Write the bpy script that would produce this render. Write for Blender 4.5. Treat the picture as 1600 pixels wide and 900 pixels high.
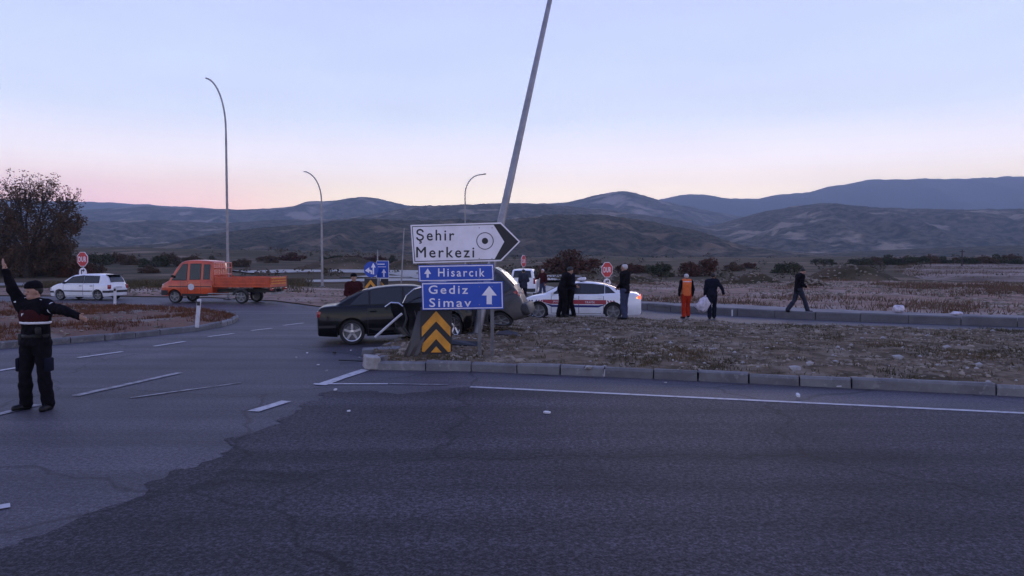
import bpy, bmesh, math, random
import numpy as np
from mathutils import Vector, Matrix, noise as mnoise
from mathutils.geometry import delaunay_2d_cdt

for o in list(bpy.data.objects):
    bpy.data.objects.remove(o)
SC = bpy.context.scene
COL = SC.collection
R = math.radians
random.seed(7)
RNG = np.random.default_rng(7)

# ------------------------------------------------------------------ camera, sky, sun, exposure
F = 1156.0                       # focal length in photo pixels (1600 wide)
HORIZON = 405.0
TILT = math.atan((450 - HORIZON) / F)
CAM_H = 2.1
cam_d = bpy.data.cameras.new('camera'); cam_d.sensor_width = 36; cam_d.lens = 36 * F / 1600
cam_d.clip_end = 60000; cam_d.clip_start = 0.05
cam = bpy.data.objects.new('camera', cam_d); COL.objects.link(cam)
cam.location = (0, 0, CAM_H); cam.rotation_euler = (math.pi / 2 - TILT, 0, 0)
SC.camera = cam

SUN_AZ, SUN_EL = R(15), R(3.0)     # azimuth to the right of straight ahead: the afterglow behind the hills
world = bpy.data.worlds.new('World'); SC.world = world; world.use_nodes = True
nt = world.node_tree; nt.nodes.clear()
def N(t, **kw):
    n = nt.nodes.new(t)
    for k, v in kw.items(): setattr(n, k, v)
    return n
def srgb(r, g, b, m=1.0):
    f = lambda c: (c / 255 / 12.92 if c / 255 <= 0.04045 else ((c / 255 + 0.055) / 1.055) ** 2.4) * m
    return (f(r), f(g), f(b), 1)
def ramp_set(n, stops, interp='B_SPLINE'):
    cr = n.color_ramp; cr.interpolation = interp
    while len(cr.elements) > 1: cr.elements.remove(cr.elements[-1])
    cr.elements[0].position = stops[0][0]; cr.elements[0].color = stops[0][1]
    for p, c in stops[1:]:
        e = cr.elements.new(p); e.color = c
tc = N('ShaderNodeTexCoord')
nrm = N('ShaderNodeVectorMath', operation='NORMALIZE'); nt.links.new(tc.outputs['Generated'], nrm.inputs[0])
sep = N('ShaderNodeSeparateXYZ'); nt.links.new(nrm.outputs[0], sep.inputs[0])
elev = N('ShaderNodeValToRGB')
ramp_set(elev, [(0.0, srgb(252, 230, 212)), (0.09, srgb(254, 236, 218)), (0.134, srgb(242, 233, 238)), (0.18, srgb(218, 226, 246)),
                (0.25, srgb(198, 210, 245)), (0.33, srgb(183, 193, 240)), (0.55, srgb(146, 158, 220)), (1.0, srgb(110, 126, 196))], 'LINEAR')
nt.links.new(sep.outputs['Z'], elev.inputs[0])
# the glow turns pink away from the sunset's azimuth, then dusk-blue behind
flat = N('ShaderNodeVectorMath', operation='MULTIPLY'); flat.inputs[1].default_value = (1, 1, 0)
nt.links.new(nrm.outputs[0], flat.inputs[0])
fn = N('ShaderNodeVectorMath', operation='NORMALIZE'); nt.links.new(flat.outputs[0], fn.inputs[0])
dot = N('ShaderNodeVectorMath', operation='DOT_PRODUCT'); nt.links.new(fn.outputs[0], dot.inputs[0])
dot.inputs[1].default_value = (math.sin(SUN_AZ), math.cos(SUN_AZ), 0)
azr = N('ShaderNodeMapRange'); azr.inputs['From Min'].default_value = -1; azr.inputs['From Max'].default_value = 1
nt.links.new(dot.outputs['Value'], azr.inputs['Value'])
azc = N('ShaderNodeValToRGB')
ramp_set(azc, [(0.0, srgb(150, 160, 205)), (0.45, srgb(205, 190, 215)), (0.75, srgb(250, 194, 204)), (0.86, srgb(254, 196, 196)),
               (0.905, srgb(255, 204, 184)), (0.94, srgb(255, 226, 186)), (0.975, srgb(255, 234, 198)), (1.0, srgb(255, 234, 208))], 'LINEAR')
nt.links.new(azr.outputs[0], azc.inputs[0])
hz = N('ShaderNodeMapRange', interpolation_type='SMOOTHSTEP'); hz.inputs['From Min'].default_value = 0.055; hz.inputs['From Max'].default_value = 0.13
hz.inputs['To Min'].default_value = 0.9; hz.inputs['To Max'].default_value = 0.0
nt.links.new(sep.outputs['Z'], hz.inputs['Value'])
mx = N('ShaderNodeMix', data_type='RGBA'); nt.links.new(hz.outputs[0], mx.inputs[0])
nt.links.new(elev.outputs[0], mx.inputs[6]); nt.links.new(azc.outputs[0], mx.inputs[7])
# thin, barely visible veils in the upper air
vn = N('ShaderNodeTexNoise'); vn.inputs['Scale'].default_value = 5; vn.inputs['Detail'].default_value = 4
vm = N('ShaderNodeVectorMath', operation='MULTIPLY'); vm.inputs[1].default_value = (1, 1, 4)
nt.links.new(nrm.outputs[0], vm.inputs[0]); nt.links.new(vm.outputs[0], vn.inputs['Vector'])
vr = N('ShaderNodeMapRange'); vr.inputs['From Min'].default_value = 0.35; vr.inputs['From Max'].default_value = 0.75
vr.inputs['To Min'].default_value = 0.97; vr.inputs['To Max'].default_value = 1.03
nt.links.new(vn.outputs['Fac'], vr.inputs['Value'])
# the sky opposite the afterglow is darker at dusk
dk = N('ShaderNodeMapRange', interpolation_type='SMOOTHSTEP'); dk.inputs['From Min'].default_value = -0.7; dk.inputs['From Max'].default_value = 0.75
dk.inputs['To Min'].default_value = 0.82; dk.inputs['To Max'].default_value = 1.0
d3 = N('ShaderNodeVectorMath', operation='DOT_PRODUCT'); nt.links.new(nrm.outputs[0], d3.inputs[0]); d3.inputs[1].default_value = (math.sin(SUN_AZ), math.cos(SUN_AZ), 0)
nt.links.new(d3.outputs['Value'], dk.inputs['Value'])
hb_ = N('ShaderNodeMapRange', interpolation_type='SMOOTHSTEP'); hb_.inputs['From Min'].default_value = 0.04; hb_.inputs['From Max'].default_value = 0.21
hb_.inputs['To Min'].default_value = 1.72; hb_.inputs['To Max'].default_value = 0.95
nt.links.new(sep.outputs['Z'], hb_.inputs['Value'])
dm0 = N('ShaderNodeMath', operation='MULTIPLY'); nt.links.new(vr.outputs[0], dm0.inputs[0]); nt.links.new(hb_.outputs[0], dm0.inputs[1])
dm = N('ShaderNodeMath', operation='MULTIPLY'); nt.links.new(dm0.outputs[0], dm.inputs[0]); nt.links.new(dk.outputs[0], dm.inputs[1])
vx = N('ShaderNodeVectorMath', operation='SCALE'); nt.links.new(mx.outputs[2], vx.inputs[0]); nt.links.new(dm.outputs[0], vx.inputs['Scale'])
sky = N('ShaderNodeTexSky', sky_type='NISHITA', sun_disc=False)
sky.sun_elevation = SUN_EL; sky.sun_rotation = SUN_AZ; sky.air_density = 1.2; sky.dust_density = 0.6; sky.ozone_density = 3
bg1 = N('ShaderNodeBackground'); bg1.inputs[1].default_value = 0.08
nt.links.new(sky.outputs[0], bg1.inputs[0])
bg2 = N('ShaderNodeBackground'); bg2.inputs[1].default_value = 1.8
nt.links.new(vx.outputs[0], bg2.inputs[0])
add = N('ShaderNodeMixShader'); add.inputs[0].default_value = 0.86
nt.links.new(bg1.outputs[0], add.inputs[1]); nt.links.new(bg2.outputs[0], add.inputs[2])
wout = N('ShaderNodeOutputWorld'); nt.links.new(add.outputs[0], wout.inputs['Surface'])

sun_d = bpy.data.lights.new('sun', 'SUN'); sun_d.energy = 0.28; sun_d.angle = R(14); sun_d.color = (1.0, 0.78, 0.70)
sun = bpy.data.objects.new('sun', sun_d); COL.objects.link(sun)
sd = Vector((math.sin(SUN_AZ) * math.cos(R(9)), math.cos(SUN_AZ) * math.cos(R(9)), math.sin(R(9))))
sun.rotation_euler = (-sd).to_track_quat('-Z', 'Y').to_euler(); sun.location = (0, 40, 60)

SC.view_settings.view_transform = 'Standard'; SC.view_settings.look = 'None'
SC.view_settings.exposure = 0.0; SC.view_settings.gamma = 1.0
SC.cycles.use_denoising = True
SC.cycles.max_bounces = 5; SC.cycles.diffuse_bounces = 3; SC.cycles.glossy_bounces = 3; SC.cycles.volume_bounces = 0
SC.cycles.sample_clamp_indirect = 4

# ------------------------------------------------------------------ geometry of the place
def ss(t):
    t = np.clip(t, 0, 1); return t * t * (3 - 2 * t)
def gz(x, y):
    """height of the ground: flat, the far carriageways a little lower, scrubland rising beyond"""
    z = -0.2 * ss((np.asarray(y, float) - 18) / 12)
    side = ss((np.asarray(x, float) / np.maximum(np.asarray(y, float), 1) + 0.45) / 0.5)
    z = z + ss((np.asarray(y, float) - 75) / 300) * (7.5 * (1 - side) + 3.0 * side)
    return z
def ray(px, py):
    cx, cy = (px - 800) / F, (450 - py) / F
    ct, st = math.cos(TILT), math.sin(TILT)
    return Vector((cx, cy * st + ct, cy * ct - st))
def at(px, py, Y):
    d = ray(px, py); k = Y / d.y
    return Vector((d.x * k, Y, CAM_H + d.z * k))
def P(px, py, h=0.0):
    """ground point seen at a photo pixel, on a surface h above the ground"""
    d = ray(px, py); z = h
    for _ in range(30):
        k = (z - CAM_H) / d.z
        x, y = d.x * k, d.y * k
        z = float(gz(x, y)) + h
    return Vector((x, y, z))

# ------------------------------------------------------------------ materials
def mat(name, col, rough=0.6, metal=0.0, spec=0.5, col2=None, scale=5.0, detail=4.0, lo=0.4, hi=0.65, bump=0.0, bscale=None,
        coat=0.0, emit=None, es=0.0, col3=None, scale3=1.0, lo3=0.5, hi3=0.65, rough2=None, coords='Object'):
    m = bpy.data.materials.new(name); m.use_nodes = True
    t = m.node_tree; b = t.nodes['Principled BSDF']
    b.inputs['Base Color'].default_value = (*col[:3], 1); b.inputs['Roughness'].default_value = rough
    b.inputs['Metallic'].default_value = metal; b.inputs['Specular IOR Level'].default_value = spec
    if coat:
        b.inputs['Coat Weight'].default_value = coat; b.inputs['Coat Roughness'].default_value = 0.06
    if emit:
        b.inputs['Emission Color'].default_value = (*emit[:3], 1); b.inputs['Emission Strength'].default_value = es
    def noise_fac(sc, lo, hi, det):
        tcn = t.nodes.new('ShaderNodeTexCoord'); n = t.nodes.new('ShaderNodeTexNoise')
        n.inputs['Scale'].default_value = sc; n.inputs['Detail'].default_value = det; n.inputs['Roughness'].default_value = 0.6
        t.links.new(tcn.outputs[coords], n.inputs['Vector'])
        r = t.nodes.new('ShaderNodeMapRange'); r.inputs['From Min'].default_value = lo; r.inputs['From Max'].default_value = hi
        t.links.new(n.outputs['Fac'], r.inputs['Value']); return n, r
    if col2 is not None:
        n, r = noise_fac(scale, lo, hi, detail)
        x = t.nodes.new('ShaderNodeMix'); x.data_type = 'RGBA'
        x.inputs[6].default_value = (*col[:3], 1); x.inputs[7].default_value = (*col2[:3], 1)
        t.links.new(r.outputs[0], x.inputs[0]); out = x.outputs[2]
        if col3 is not None:
            n3, r3 = noise_fac(scale3, lo3, hi3, 3)
            y = t.nodes.new('ShaderNodeMix'); y.data_type = 'RGBA'
            t.links.new(out, y.inputs[6]); y.inputs[7].default_value = (*col3[:3], 1)
            t.links.new(r3.outputs[0], y.inputs[0]); out = y.outputs[2]
        t.links.new(out, b.inputs['Base Color'])
        if rough2 is not None:
            q = t.nodes.new('ShaderNodeMapRange'); q.inputs['To Min'].default_value = rough; q.inputs['To Max'].default_value = rough2
            t.links.new(r.outputs[0], q.inputs['Value']); t.links.new(q.outputs[0], b.inputs['Roughness'])
    if bump:
        n2, _ = noise_fac(bscale or scale * 4, 0, 1, 6)
        bm = t.nodes.new('ShaderNodeBump'); bm.inputs['Strength'].default_value = bump; bm.inputs['Distance'].default_value = 0.02
        t.links.new(n2.outputs['Fac'], bm.inputs['Height']); t.links.new(bm.outputs[0], b.inputs['Normal'])
    return m

def per_piece(m, amt=.3):
    """each piece a slightly different tone"""
    t = m.node_tree; b = t.nodes['Principled BSDF']; src = b.inputs['Base Color'].links[0].from_socket; oi = t.nodes.new('ShaderNodeObjectInfo')
    r = t.nodes.new('ShaderNodeMapRange'); r.inputs['To Min'].default_value = 1 - amt; r.inputs['To Max'].default_value = 1 + amt * .7; t.links.new(oi.outputs['Random'], r.inputs['Value'])
    v = t.nodes.new('ShaderNodeVectorMath'); v.operation = 'SCALE'; t.links.new(src, v.inputs[0]); t.links.new(r.outputs[0], v.inputs['Scale']); t.links.new(v.outputs[0], b.inputs['Base Color'])
M = {}
M['asphalt_old'] = mat('asphalt_old', (0.052, 0.046, 0.057), 0.62, spec=.28, col2=(0.072, 0.064, 0.076), scale=0.55, detail=8, lo=.35, hi=.68, bump=0.5, bscale=60,
                       col3=(0.042, 0.037, 0.048), scale3=0.24, lo3=.5, hi3=.70)
M['asphalt_new'] = mat('asphalt_new', (0.035, 0.031, 0.0385), 0.7, spec=.2, col2=(0.047, 0.042, 0.0515), scale=0.8, detail=8, lo=.35, hi=.7, bump=0.7, bscale=50,
                       col3=(0.0225, 0.0195, 0.0255), scale3=0.4, lo3=.48, hi3=.66)
def speckle(m, sc, amt, band=0.3):
    t = m.node_tree; b = t.nodes['Principled BSDF']; src = b.inputs['Base Color'].links[0].from_socket
    tcn = t.nodes.new('ShaderNodeTexCoord'); f = None
    for s_, a_ in ((sc, amt), (sc * .37, amt * .8)):
        n = t.nodes.new('ShaderNodeTexNoise'); n.inputs['Scale'].default_value = s_; n.inputs['Detail'].default_value = 2; t.links.new(tcn.outputs['Object'], n.inputs['Vector'])
        r = t.nodes.new('ShaderNodeMapRange'); r.inputs['From Min'].default_value = .38; r.inputs['From Max'].default_value = .62; r.inputs['To Min'].default_value = 1 - a_; r.inputs['To Max'].default_value = 1 + a_ * 1.3
        t.links.new(n.outputs['Fac'], r.inputs['Value']); v = t.nodes.new('ShaderNodeVectorMath'); v.operation = 'SCALE'
        t.links.new(src, v.inputs[0]); t.links.new(r.outputs[0], v.inputs['Scale']); src = v.outputs[0]
    # thin wandering cracks and long, faint tyre bands
    mpw = t.nodes.new('ShaderNodeTexNoise'); mpw.inputs['Scale'].default_value = 1.2; mpw.inputs['Detail'].default_value = 4; t.links.new(tcn.outputs['Object'], mpw.inputs['Vector'])
    va = t.nodes.new('ShaderNodeVectorMath'); va.operation = 'MULTIPLY_ADD'; va.inputs[1].default_value = (.9, .9, 0); t.links.new(mpw.outputs['Color'], va.inputs[0]); t.links.new(tcn.outputs['Object'], va.inputs[2])
    vo = t.nodes.new('ShaderNodeTexVoronoi'); vo.feature = 'DISTANCE_TO_EDGE'; vo.inputs['Scale'].default_value = .21; t.links.new(va.outputs[0], vo.inputs['Vector'])
    cr = t.nodes.new('ShaderNodeMapRange'); cr.inputs['From Min'].default_value = .0; cr.inputs['From Max'].default_value = .009; cr.inputs['To Min'].default_value = .4; cr.inputs['To Max'].default_value = 1.0; t.links.new(vo.outputs['Distance'], cr.inputs['Value'])
    ro = t.nodes.new('ShaderNodeMapping'); ro.inputs['Rotation'].default_value = (0, 0, band); ro.inputs['Scale'].default_value = (.05, 1.1, 1); t.links.new(tcn.outputs['Object'], ro.inputs['Vector'])
    bn = t.nodes.new('ShaderNodeTexNoise'); bn.inputs['Scale'].default_value = 1.0; bn.inputs['Detail'].default_value = 5; t.links.new(ro.outputs[0], bn.inputs['Vector'])
    br = t.nodes.new('ShaderNodeMapRange'); br.inputs['From Min'].default_value = .35; br.inputs['From Max'].default_value = .65; br.inputs['To Min'].default_value = .62; br.inputs['To Max'].default_value = 1.32; t.links.new(bn.outputs['Fac'], br.inputs['Value'])
    for f_ in (cr, br):
        v = t.nodes.new('ShaderNodeVectorMath'); v.operation = 'SCALE'; t.links.new(src, v.inputs[0]); t.links.new(f_.outputs[0], v.inputs['Scale']); src = v.outputs[0]
    t.links.new(src, b.inputs['Base Color'])
speckle(M['asphalt_old'], 60, .34, -.45); speckle(M['asphalt_new'], 62, .55, .27)
M['road_far'] = mat('road_far', (0.12, 0.115, 0.125), 0.45, col2=(0.15, 0.142, 0.15), scale=0.2)
M['paint_line'] = mat('paint_line', (0.46, 0.45, 0.47), 0.6, col2=(0.16, 0.155, 0.165), scale=9, detail=8, lo=.5, hi=.72)
M['paint_line_worn'] = mat('paint_line_worn', (0.30, 0.29, 0.31), 0.6, col2=(0.10, 0.095, 0.105), scale=6, detail=8, lo=.42, hi=.6)
M['concrete'] = mat('concrete', (0.1720, 0.1677, 0.1720), 0.8, col2=(0.1161, 0.1118, 0.1187), scale=3, detail=8, bump=0.3, bscale=40, col3=(0.2236, 0.2150, 0.2150), scale3=9, lo3=.58, hi3=.7)
per_piece(M['concrete'], .22)
M['kerb_far'] = mat('kerb_far', (0.10, 0.097, 0.105), 0.8, col2=(0.135, 0.13, 0.135), scale=2, detail=6, bump=0.3, bscale=30)
M['earth'] = mat('earth', (0.0887, 0.0621, 0.0389), 0.95, spec=.1, col2=(0.0487, 0.0419, 0.0227), scale=0.10, detail=12, lo=.42, hi=.58, bump=0.9, bscale=7,
                 col3=(0.2003, 0.1418, 0.0950), scale3=0.035, lo3=.56, hi3=.66)
M['island_soil'] = mat('island_soil', (0.1768, 0.1276, 0.0858), 0.95, spec=.1, col2=(0.0692, 0.0508, 0.0302), scale=2.4, detail=12, lo=.40, hi=.60, bump=1.0, bscale=16,
                       col3=(0.2306, 0.1856, 0.1369), scale3=1.1, lo3=.54, hi3=.68)
M['rust_soil'] = mat('rust_soil', (0.1680, 0.0744, 0.0420), 0.95, col2=(0.1020, 0.0600, 0.0420), scale=2.2, detail=8, bump=1.0, bscale=14,
                     col3=(0.1800, 0.1500, 0.1260), scale3=0.35, lo3=.55, hi3=.66)
M['gravel_strip'] = mat('gravel_strip', (0.23, 0.21, 0.205), 0.9, col2=(0.16, 0.145, 0.14), scale=0.9, detail=9, bump=0.6, bscale=16)
M['pale_field'] = mat('pale_field', (0.23, 0.175, 0.145), 0.95, spec=.1, col2=(0.115, 0.086, 0.068), scale=0.22, detail=12, lo=.42, hi=.60, bump=0.8, bscale=3, col3=(0.28, 0.22, 0.19), scale3=0.05, lo3=.5, hi3=.62)
M['stone'] = mat('stone', (0.2894, 0.2405, 0.1820), 0.9, col2=(0.1034, 0.0806, 0.0572), scale=2.6, lo=.4, hi=.6)
M['stone_pale'] = mat('stone_pale', (0.36, 0.34, 0.33), 0.9, col2=(0.25, 0.23, 0.22), scale=6)
M['dry_grass'] = mat('dry_grass', (0.12, 0.085, 0.045), 0.9, spec=0.15, col2=(0.06, 0.055, 0.03), scale=0.5, lo=.4, hi=.6)
M['rust_grass'] = mat('rust_grass', (0.16, 0.066, 0.033), 0.9, spec=0.15, col2=(0.10, 0.05, 0.03), scale=0.7)
M['straw'] = mat('straw', (0.15, 0.10, 0.062), 0.95, spec=.1, col2=(0.10, 0.062, 0.042), scale=0.3)
M['verge_soil'] = mat('verge_soil', (0.32, 0.21, 0.155), 0.95, spec=.1, col2=(0.16, 0.108, 0.082), scale=0.5, detail=12, lo=.38, hi=.62, bump=1.0, bscale=9, col3=(0.34, 0.26, 0.215), scale3=0.16, lo3=.5, hi3=.64)
M['leaf_scrub'] = mat('leaf_scrub', (0.0975, 0.0754, 0.0520), 0.9, spec=.1, col2=(0.0650, 0.0650, 0.0416), scale=0.05, lo=.42, hi=.58)
def hillmat(name, dark, mid, pale, s1, s2, lo3, hi3, bump=0.6, bs=0.02):
    m = mat(name, dark, 0.95, spec=0.1, col2=mid, scale=s1, detail=9, lo=.45, hi=.56, col3=pale, scale3=s2, lo3=lo3, hi3=hi3, bump=bump, bscale=bs)
    for n in m.node_tree.nodes:
        if n.type == 'BUMP': n.inputs['Distance'].default_value = 14
    return m
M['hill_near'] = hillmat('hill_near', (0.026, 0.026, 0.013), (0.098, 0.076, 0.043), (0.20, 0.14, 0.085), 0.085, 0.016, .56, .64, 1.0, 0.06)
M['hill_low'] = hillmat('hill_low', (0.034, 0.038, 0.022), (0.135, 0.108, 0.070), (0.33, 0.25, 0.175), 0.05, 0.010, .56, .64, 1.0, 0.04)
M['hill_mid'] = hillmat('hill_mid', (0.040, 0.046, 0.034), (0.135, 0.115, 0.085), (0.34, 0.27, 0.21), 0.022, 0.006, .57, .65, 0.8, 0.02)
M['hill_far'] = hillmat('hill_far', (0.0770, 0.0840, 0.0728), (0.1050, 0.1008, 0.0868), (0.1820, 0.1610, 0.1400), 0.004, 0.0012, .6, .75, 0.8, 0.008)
M['bark'] = mat('bark', (0.05, 0.038, 0.032), 0.9, col2=(0.03, 0.024, 0.02), scale=3)
M['leaf_dark'] = mat('leaf_dark', (0.082, 0.054, 0.034), 0.8, spec=0.15, col2=(0.105, 0.062, 0.034), scale=0.5, lo=.42, hi=.6)
M['leaf_green'] = mat('leaf_green', (0.042, 0.05, 0.026), 0.8, spec=0.15, col2=(0.062, 0.06, 0.028), scale=0.5)
M['leaf_rust'] = mat('leaf_rust', (0.085, 0.036, 0.022), 0.8, spec=0.15, col2=(0.055, 0.034, 0.022), scale=0.5)
M['steel'] = mat('steel', (0.30, 0.295, 0.31), 0.5, metal=0.5, col2=(0.22, 0.215, 0.225), scale=3, detail=8)
M['steel_dark'] = mat('steel_dark', (0.16, 0.16, 0.17), 0.5, metal=0.6, col2=(0.11, 0.11, 0.12), scale=5)
M['sign_white'] = mat('sign_white', (0.84, 0.79, 0.83), 0.45, col2=(0.72, 0.67, 0.70), scale=3.5, detail=8, lo=.4, hi=.7)
M['sign_blue'] = mat('sign_blue', (0.010, 0.062, 0.40), 0.4, col2=(0.014, 0.072, 0.43), scale=3)
M['sign_black'] = mat('sign_black', (0.012, 0.012, 0.015), 0.5)
M['sign_yellow'] = mat('sign_yellow', (0.72, 0.30, 0.02), 0.45, col2=(0.52, 0.22, 0.02), scale=5)
M['sign_red'] = mat('sign_red', (0.52, 0.018, 0.025), 0.4, col2=(0.44, 0.016, 0.02), scale=4)
M['car_black'] = mat('car_black', (0.003, 0.0035, 0.0045), 0.3, coat=0.4, spec=0.15)
M['car_grey'] = mat('car_grey', (0.056, 0.051, 0.052), 0.5, metal=0.2, coat=0.15, col2=(0.036, 0.032, 0.032), scale=2.5, detail=8)
M['car_white'] = mat('car_white', (0.80, 0.81, 0.84), 0.3, coat=0.8, col2=(0.72, 0.72, 0.74), scale=2)
M['car_orange'] = mat('car_orange', (0.60, 0.075, 0.012), 0.35, coat=0.6, col2=(0.4048, 0.0484, 0.0088), scale=2)
M['glass'] = mat('glass', (0.012, 0.014, 0.017), 0.06, spec=0.6)
M['glass_cracked'] = mat('glass_cracked', (0.03, 0.033, 0.036), 0.3, col2=(0.32, 0.33, 0.35), scale=14, lo=.62, hi=.7)
M['tyre'] = mat('tyre', (0.014, 0.014, 0.015), 0.8)
M['rim'] = mat('rim', (0.45, 0.45, 0.47), 0.3, metal=0.9)
M['rim_dull'] = mat('rim_dull', (0.22, 0.22, 0.23), 0.45, metal=0.6)
M['trim_black'] = mat('trim_black', (0.016, 0.016, 0.018), 0.55)
M['chrome'] = mat('chrome', (0.6, 0.6, 0.62), 0.2, metal=1.0)
M['lamp_red'] = mat('lamp_red', (0.30, 0.01, 0.012), 0.2, coat=0.6)
M['lamp_red_lit'] = mat('lamp_red_lit', (0.5, 0.03, 0.02), 0.3, emit=(1.0, 0.13, 0.05), es=1.6)
M['lamp_amber_lit'] = mat('lamp_amber_lit', (0.6, 0.2, 0.04), 0.3, emit=(1.0, 0.42, 0.10), es=2.5)
M['lamp_clear'] = mat('lamp_clear', (0.4, 0.42, 0.45), 0.15, coat=0.6)
M['stripe_red'] = mat('stripe_red', (0.30, 0.02, 0.04), 0.4)
M['stripe_blue'] = mat('stripe_blue', (0.018, 0.02, 0.15), 0.4)
M['stripe_white'] = mat('stripe_white', (0.7, 0.7, 0.72), 0.4)
M['plastic_white'] = mat('plastic_white', (0.62, 0.61, 0.64), 0.5, col2=(0.5, 0.49, 0.52), scale=8)
M['skin'] = mat('skin', (0.40, 0.23, 0.165), 0.6, col2=(0.34, 0.185, 0.135), scale=20)
M['hair_dark'] = mat('hair_dark', (0.014, 0.012, 0.011), 0.7)
M['hair_white'] = mat('hair_white', (0.52, 0.50, 0.50), 0.75, col2=(0.4, 0.38, 0.38), scale=40)
M['cloth_black'] = mat('cloth_black', (0.006, 0.0055, 0.008), 0.9, spec=0.08, col2=(0.010, 0.009, 0.012), scale=6, bump=0.3, bscale=25)
M['cloth_navy'] = mat('cloth_navy', (0.009, 0.010, 0.020), 0.9, spec=0.08, col2=(0.013, 0.014, 0.026), scale=6, bump=0.3, bscale=25)
M['cloth_slate'] = mat('cloth_slate', (0.035, 0.038, 0.055), 0.9, spec=0.08, col2=(0.025, 0.027, 0.04), scale=6)
M['cloth_maroon'] = mat('cloth_maroon', (0.05, 0.013, 0.014), 0.9, spec=0.08, col2=(0.036, 0.010, 0.012), scale=7)
M['cloth_jeans'] = mat('cloth_jeans', (0.055, 0.062, 0.105), 0.9, spec=0.08, col2=(0.04, 0.046, 0.085), scale=7)
M['cloth_orange'] = mat('cloth_orange', (0.72, 0.17, 0.055), 0.8, spec=0.08, col2=(0.62, 0.14, 0.045), scale=5, bump=0.2, bscale=20)
M['cloth_red'] = mat('cloth_red', (0.42, 0.035, 0.012), 0.85, spec=0.08, col2=(0.34, 0.028, 0.012), scale=5, bump=0.2, bscale=20)
M['reflective'] = mat('reflective', (0.72, 0.71, 0.74), 0.4)
M['boot'] = mat('boot', (0.007, 0.007, 0.008), 0.5, spec=0.25)
M['bag_white'] = mat('bag_white', (0.66, 0.61, 0.67), 0.6, col2=(0.42, 0.38, 0.44), scale=8, bump=0.4, bscale=12)
M['skin_lip'] = mat('skin_lip', (0.2, 0.08, 0.07), 0.6)

# ------------------------------------------------------------------ mesh helpers
def tag(o, label=None, cat=None, group=None, kind=None):
    if label: o['label'] = label
    if cat: o['category'] = cat
    if group: o['group'] = group
    if kind: o['kind'] = kind
    return o
def empty(name, loc=(0, 0, 0), rz=0.0):
    o = bpy.data.objects.new(name, None); COL.objects.link(o)
    o.location = loc; o.rotation_euler = (0, 0, rz); o.empty_display_size = 0.2
    return o
def link_mesh(name, me, parent=None, loc=None):
    o = bpy.data.objects.new(name, me); COL.objects.link(o)
    if parent is not None: o.parent = parent
    if loc is not None: o.location = loc
    return o
def mesh_np(name, V, faces, mats, smooth=False, mi=None):
    me = bpy.data.meshes.new(name)
    me.from_pydata([tuple(map(float, v)) for v in V], [], [list(map(int, f)) for f in faces])
    for m in (mats if isinstance(mats, (list, tuple)) else [mats]): me.materials.append(M[m] if isinstance(m, str) else m)
    if mi is not None: me.polygons.foreach_set('material_index', mi)
    if smooth: me.polygons.foreach_set('use_smooth', [True] * len(me.polygons))
    me.update(); return me

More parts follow.
